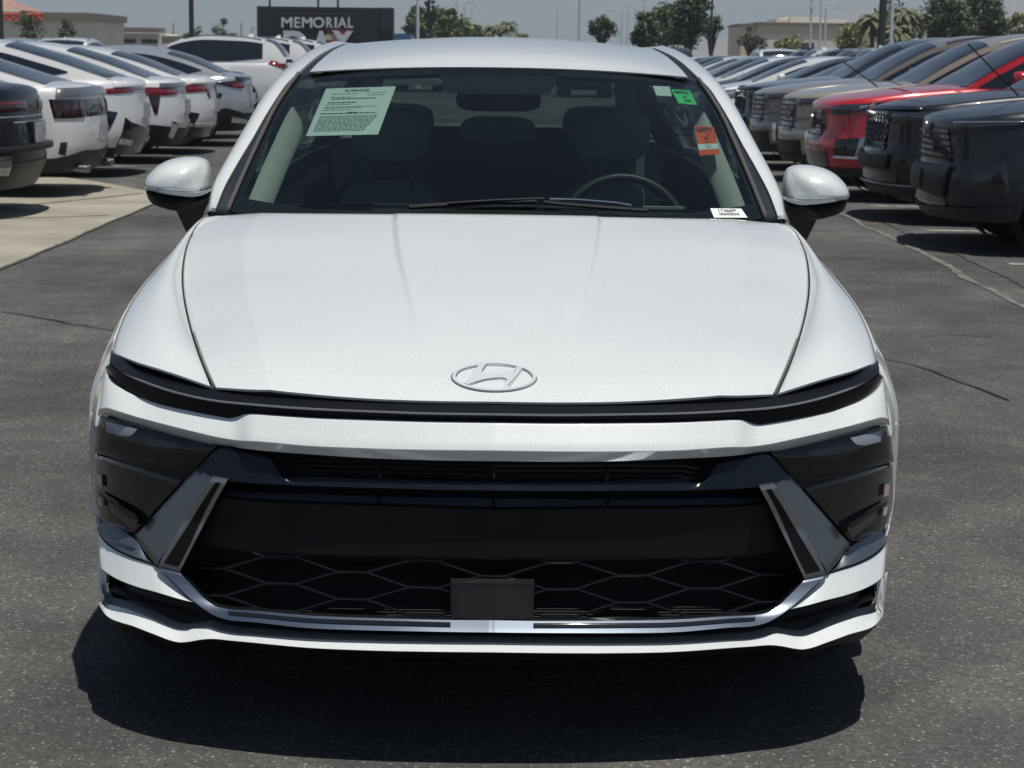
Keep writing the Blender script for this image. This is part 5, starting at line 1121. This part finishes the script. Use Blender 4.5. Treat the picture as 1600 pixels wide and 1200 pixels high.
for (pa,pb) in ((145,183),(191,212),(222,246)):
    fr_ = box_part('window','cornice',b2, X(pa,60,d)[0],X(pb,60,d)[0], d-.15,d+.1, zs(67.5),zs(61)); 
    n = 4; xx0, xx1 = X(pa,60,d)[0], X(pb,60,d)[0]
    for k in range(n): box_part('pane','glassd',fr_, xx0+(xx1-xx0)*(k+.06)/n, xx0+(xx1-xx0)*(k+.94)/n, d-.22,d-.13, zs(67),zs(61.6))
# planter wall
d = 70.; w0 = box_part('planter_wall','stucco3',None, X(90,75,d)[0],X(135,75,d)[0], d,d+.5, 0,X(100,66,d)[1]); tag(w0,'low pale planter wall under the thin trees','wall')
# right commercial building
d = 190.; b3 = root('store_building', 'long tan store building with a stepped cream parapet at right', 'building', (0,0,0))
pX = lambda p, dd=None: X(p,50,dd or d)[0]; pZ = lambda p, dd=None: X(1250,p,dd or d)[1]
box_part('wall','stucco',b3, pX(1185),pX(1420), d,d+25, 0,pZ(38)); box_part('wall','stucco2',b3, pX(1187),pX(1419), d-.25,d, 0,pZ(54)); box_part('cornice','cornice',b3, pX(1183),pX(1422), d-.5,d+25.2, pZ(38),pZ(35.5))
box_part('corner_tower','stucco',b3, pX(1160),pX(1186), d+1,d+9, 0,pZ(41)); box_part('tower_cornice','cornice',b3, pX(1158),pX(1187), d+.7,d+9.3, pZ(41),pZ(38)); box_part('window','glassd',b3, pX(1168),pX(1176), d+.85,d+1, pZ(50),pZ(44))
box_part('parapet','stucco3',b3, pX(1248),pX(1300), d+6,d+14, pZ(38),pZ(24)); box_part('parapet','stucco3',b3, pX(1302),pX(1345), d+7,d+14, pZ(38),pZ(27)); box_part('parapet','stucco2',b3, pX(1228),pX(1248), d+7,d+14, pZ(37),pZ(28))
fr_ = box_part('window','cornice',b3, pX(1241),pX(1272), d-.5,d-.25, pZ(78),pZ(66))
for k in range(3): box_part('pane','glassd',fr_, pX(1242+10.2*k),pX(1250.5+10.2*k), d-.6,d-.48, pZ(77),pZ(67.5))
d = 110.; o = box_part('blue_canopy','bluesign',None, X(606,58,d)[0],X(641,58,d)[0], d,d+3, 0,X(620,52.5,d)[1]); tag(o,'low blue canopy just right of the dark sign','canopy')
# the holiday sign
d = 95.; sg = root('led_sign', 'dark electronic sign reading MEMORIAL DAY above the parked cars', 'sign', (0,0,0))
x0, z1 = X(401,9.5,d); x1, _ = X(615,9.5,d); z0 = .9
tilt = (X(615,11,d)[1]-X(401,9.5,d)[1])
box_part('cabinet','boardframe',sg, x0,x1, d+.05,d+.7, z0,z1); box_part('display','board',sg, X(408,20,d)[0],X(592,20,d)[0], d-.02,d+.05, z0+.1,X(500,14,d)[1]); box_part('side_panel','boardframe',sg, X(594,20,d)[0],X(613,20,d)[0], d-.06,d+.05, X(600,47,d)[1],X(600,12,d)[1])
for p in (420,496,527): MB().tube([(X(p,20,d)[0],d+.4,0),(X(p,20,d)[0],d+.4,z1+2.6)], .055, 8).build('support_post','poled',sg)
def txt(s_, xa, xb, za, zb, y, m, par, bold=.02, ext=.03, shear=0):
    cu = bpy.data.curves.new('t','FONT'); cu.body = s_; cu.size = 1; cu.offset = bold; cu.extrude = ext; o = bpy.data.objects.new('t',cu); COL.objects.link(o)
    me = bpy.data.meshes.new_from_object(o.evaluated_get(bpy.context.evaluated_depsgraph_get())); bpy.data.objects.remove(o)
    V_ = np.array([v.co[:] for v in me.vertices]); mn, mx = V_.min(0), V_.max(0)
    for v, p in zip(me.vertices, V_): v.co = (xa+(xb-xa)*(p[0]-mn[0])/(mx[0]-mn[0]), y-.02-p[2], za+(zb-za)*(p[1]-mn[1])/(mx[1]-mn[1]))
    me.materials.clear(); me.materials.append(M[m]); return link(bpy.data.objects.new('sign_letter', me), par)
def pxtext(s_, xa, xb, ya, yb, m, par, bold): return txt(s_, X(xa,yb,d)[0], X(xb,yb,d)[0], X((xa+xb)/2,yb,d)[1], X((xa+xb)/2,ya,d)[1], d-.04, m, par, bold)
bounds = [(440,457),(460,469),(472,488),(489,507),(510,520),(523,526.5),(528,542),(544,552)]
for ch, (a,b_) in zip('MEMORIAL', bounds): pxtext(ch, a, b_, 27, 43.5, 'letter', sg, .02)
for ch, (a,b_) in zip('DAY', ((443,479),(488,516),(519,552))): pxtext(ch, a, b_, 48, 84, 'letter', sg, .05)
for (xa,xb2,ya,yb,mm) in ((438,552,20,22.5,'mold'),(512,545,46,54,'sgred'),(508,540,54,63,'sgcream'),(512,524,63,72,'sgred'),(455,468,66,76,'sgcream')):
    xx0, zz1 = X(xa,ya,d); xx1, zz0 = X(xb2,yb,d); box_part('sign_graphic', mm, sg, xx0,xx1, d-.035,d-.02, zz0,zz1)
# light poles: (px, d, top px y or None, pale?, arms, radius)
GP = 'light poles of the lots'
def pole(px, d, ytop, m, rad, arms, label):
    x = X(px,60,d)[0]; h = X(px,ytop,d)[1] if ytop is not None else 9.5; r = root('light_pole', label, 'light pole', (x,d,0), group=GP)
    MB().tube([(0,0,0),(0,0,h)], [rad,rad*.7], 10).build('pole', m, r); MB().tube([(0,0,0),(0,0,.6)], rad*2, 12).build('pole_base', 'stucco3', r)
    for s_ in arms:
        MB().tube([(0,0,h-.05),(s_*.9,0,h)], .04, 6).build('arm', m, r); MB().box((s_*1.15,0,h),(.75,.32,.12)).build('lamp_head', m, r, smooth=False)
pole(2,62,None,'poled',.09,(1,-1),'dark lamp pole at the very left edge of the photo')
pole(299.5,62,None,'poled',.085,(1,-1),'dark lamp pole left of the electronic sign')
pole(652.5,80,None,'polew',.075,(1,-1),'pale lamp pole just right of the electronic sign, the nearer one')
pole(905,88,None,'polew',.07,(1,-1),'pale lamp pole rising behind the middle of the sedan roof')
pole(870.5,230,14,'polew',.10,(),'short faint pole left of the central pale pole')
for px,d,yt,a,lb in ((714,190,4,(1,),'first'),(726,240,9,(1,),'second'),(737,290,14,(1,),'third')): pole(px,d,yt,'polew',.11,a,f'{lb} of three faint lamp poles right of the green tree group')
for px,d,yt,a,lb in ((971,210,17,(-1,),'leftmost'),(980,250,16,(1,),'second'),(992,280,9,(-1,),'third'),(1005,200,-6,(-1,),'tallest right')): pole(px,d,yt,'polew',.10,a,f'{lb} of the four faint lamp poles left of the big green tree')
pole(1111,90,None,'poled',.06,(1,),'thin dark pole at the right side of the big green tree')
pole(1377.5,58,None,'poled',.125,(1,-1),'thick dark pole in front of the palms at right')
pole(1392,66,None,'polew',.065,(1,-1),'pale lamp pole beside the thick dark pole')
for px,yt,lb in ((1266,None,'left'),(1281,-5,'middle'),(1289,12,'right')): pole(px,170,yt,'polew',.11,(1,-1) if yt else (),f'{lb} one of three pale poles in front of the store building')
pole(271,300,36,'poled',.10,(),'tiny dark pole on the left horizon'); pole(377,300,36,'poled',.10,(),'tiny dark pole left of the sign'); pole(394,320,44,'poled',.10,(1,),'tiny lamp pole touching the sign edge')
# trees
def T(px, d, ytop, wpx, ybot, m, label, **k):
    x = X(px,60,d)[0]; h = X(px,ytop,d)[1]; w = wpx/F_PX*d; tree(x, d, h, w, max(.6, X(px,ybot,d)[1]), m, label, **k)
T(45,90,22,50,66,'leafd','sparse young tree in front of the shop sign letters', n=900, leaf=.16, clumps=15, trunkr=.05)
T(104,90,32,34,66,'leafd','smaller sparse young tree at the end of the shop wall', n=600, leaf=.15, clumps=12, trunkr=.05)
T(118,70,60,40,76,'leafd','low shrub beside the planter wall', n=500, leaf=.12, clumps=8, trunkr=.03)
T(347,120,28,34,60,'leafd','sparse little tree between the dark pole and the sign', n=500, leaf=.18, clumps=9, trunkr=.06)
T(309,120,34,14,56,'leafd','thin twiggy tree touching the dark pole', n=160, leaf=.16, clumps=5, trunkr=.04)
T(296,160,52,34,64,'leafm','low hedge bush at the foot of the dark pole', n=500, leaf=.3, clumps=6); T(362,160,54,44,66,'leafm','long low bush left of the sign', n=500, leaf=.3, clumps=8)
T(655,150,10,56,70,'leafm','rounded green tree at the left of the green group', n=2600, leaf=.42, clumps=22); T(694,155,10,62,70,'leafm','broad green tree at the right of the green group', n=2800, leaf=.42, clumps=24)
T(672,140,-16,20,50,'bark','tall brown shaggy conifer standing in the green group', n=1200, leaf=.3, clumps=16, name='conifer'); T(722,170,28,36,62,'leafl','pale low tree under the faint lamp poles', n=1500, leaf=.4, clumps=14)
T(742,175,40,34,62,'leafm','small bush before the far palms', n=900, leaf=.4, clumps=8)
for px,yt,lb in ((770,40,'left'),(795,36,'right')): d_ = 200; palm(X(px,60,d_)[0], d_, X(px,yt+4,d_)[1], f'{lb} one of two bushy far palms behind the sedan roof', 30, 1.55, tr=.16)
T(812,200,54,30,62,'leafm','tiny bush right of the far palms', n=300, leaf=.3, clumps=4)
T(941,120,26,44,66,'leafd','small dark tree right of the central pale pole', n=1800, leaf=.26, clumps=16)
T(1008,105,14,50,80,'leafd','dark round tree at the left of the big tree group', n=2600, leaf=.26, clumps=20); T(1040,115,6,70,80,'leafm','lighter tree in the middle of the big tree group', n=3200, leaf=.26, clumps=22)
T(1078,95,-14,74,76,'leafd','tall dark tree of the big tree group, reaching the top of the photo', n=3600, leaf=.26, clumps=26); T(1112,96,22,44,62,'leafd','outermost thin boughs tree of the big group', n=700, leaf=.2, clumps=10)
T(1172,150,50,46,82,'leafd','olive shrub in front of the store corner', n=900, leaf=.28, clumps=12); T(1192,150,58,26,80,'leafd','thin shrub beside the olive one', n=300, leaf=.25, clumps=6)
T(1232,140,58,54,84,'leafl','pale green rounded bush in front of the store', n=1800, leaf=.28, clumps=14); T(1334,120,40,66,84,'leafl','bigger pale green bush left of the thick pole', n=3000, leaf=.26, clumps=20)
for px,yt,dd,lb in ((1362,30,110,'small palm left of the thick pole'),(1412,22,105,'feathery palm just right of the pale pole'),(1438,30,112,'palm half hidden by the big dark tree'),(1400,50,100,'short palm with low fronds between the poles')): palm(X(px,60,dd)[0], dd, X(px,yt,dd)[1], lb, 34, 1.25, tr=.14)
T(1400,125,4,90,76,'leafd','dark tree behind the palms', n=2600, leaf=.28, clumps=18)
T(1476,98,-12,96,86,'leafd','big dark tree, left half of the pair at right', n=5600, leaf=.26, clumps=40); T(1532,100,-22,96,84,'leafd','big dark tree, right half of the pair at right', n=5600, leaf=.26, clumps=40)
T(1596,110,18,60,84,'leafl','sunny green tree at the right edge of the photo', n=2600, leaf=.26, clumps=18)

# ------------------------------------------------------------------ the hazy air
hz = mk('haze', [(x,y,z) for x in (-1500,1500) for y in (-60,3600) for z in (-1.5,90)], [(0,1,3,2),(4,6,7,5),(0,4,5,1),(2,3,7,6),(0,2,6,4),(1,5,7,3)], None, None, smooth=False) if False else None
hm = bpy.data.materials.new('pale haze'); hm.use_nodes = True; t = hm.node_tree; t.nodes.remove(t.nodes['Principled BSDF']); vv = t.nodes.new('ShaderNodeVolumePrincipled')
vv.inputs['Color'].default_value = (.80,.90,.96,1); vv.inputs['Density'].default_value = .00045; vv.inputs['Anisotropy'].default_value = .2; t.links.new(vv.outputs[0], t.nodes['Material Output'].inputs['Volume'])
tag(mk('haze', [(x,y,z) for x in (-1700,1700) for y in (-60,3700) for z in (-3,120)], [(0,1,3,2),(4,6,7,5),(0,4,5,1),(2,3,7,6),(0,2,6,4),(1,5,7,3)], hm, None, smooth=False), label='thin pale haze in the warm air over the lot', kind='stuff')
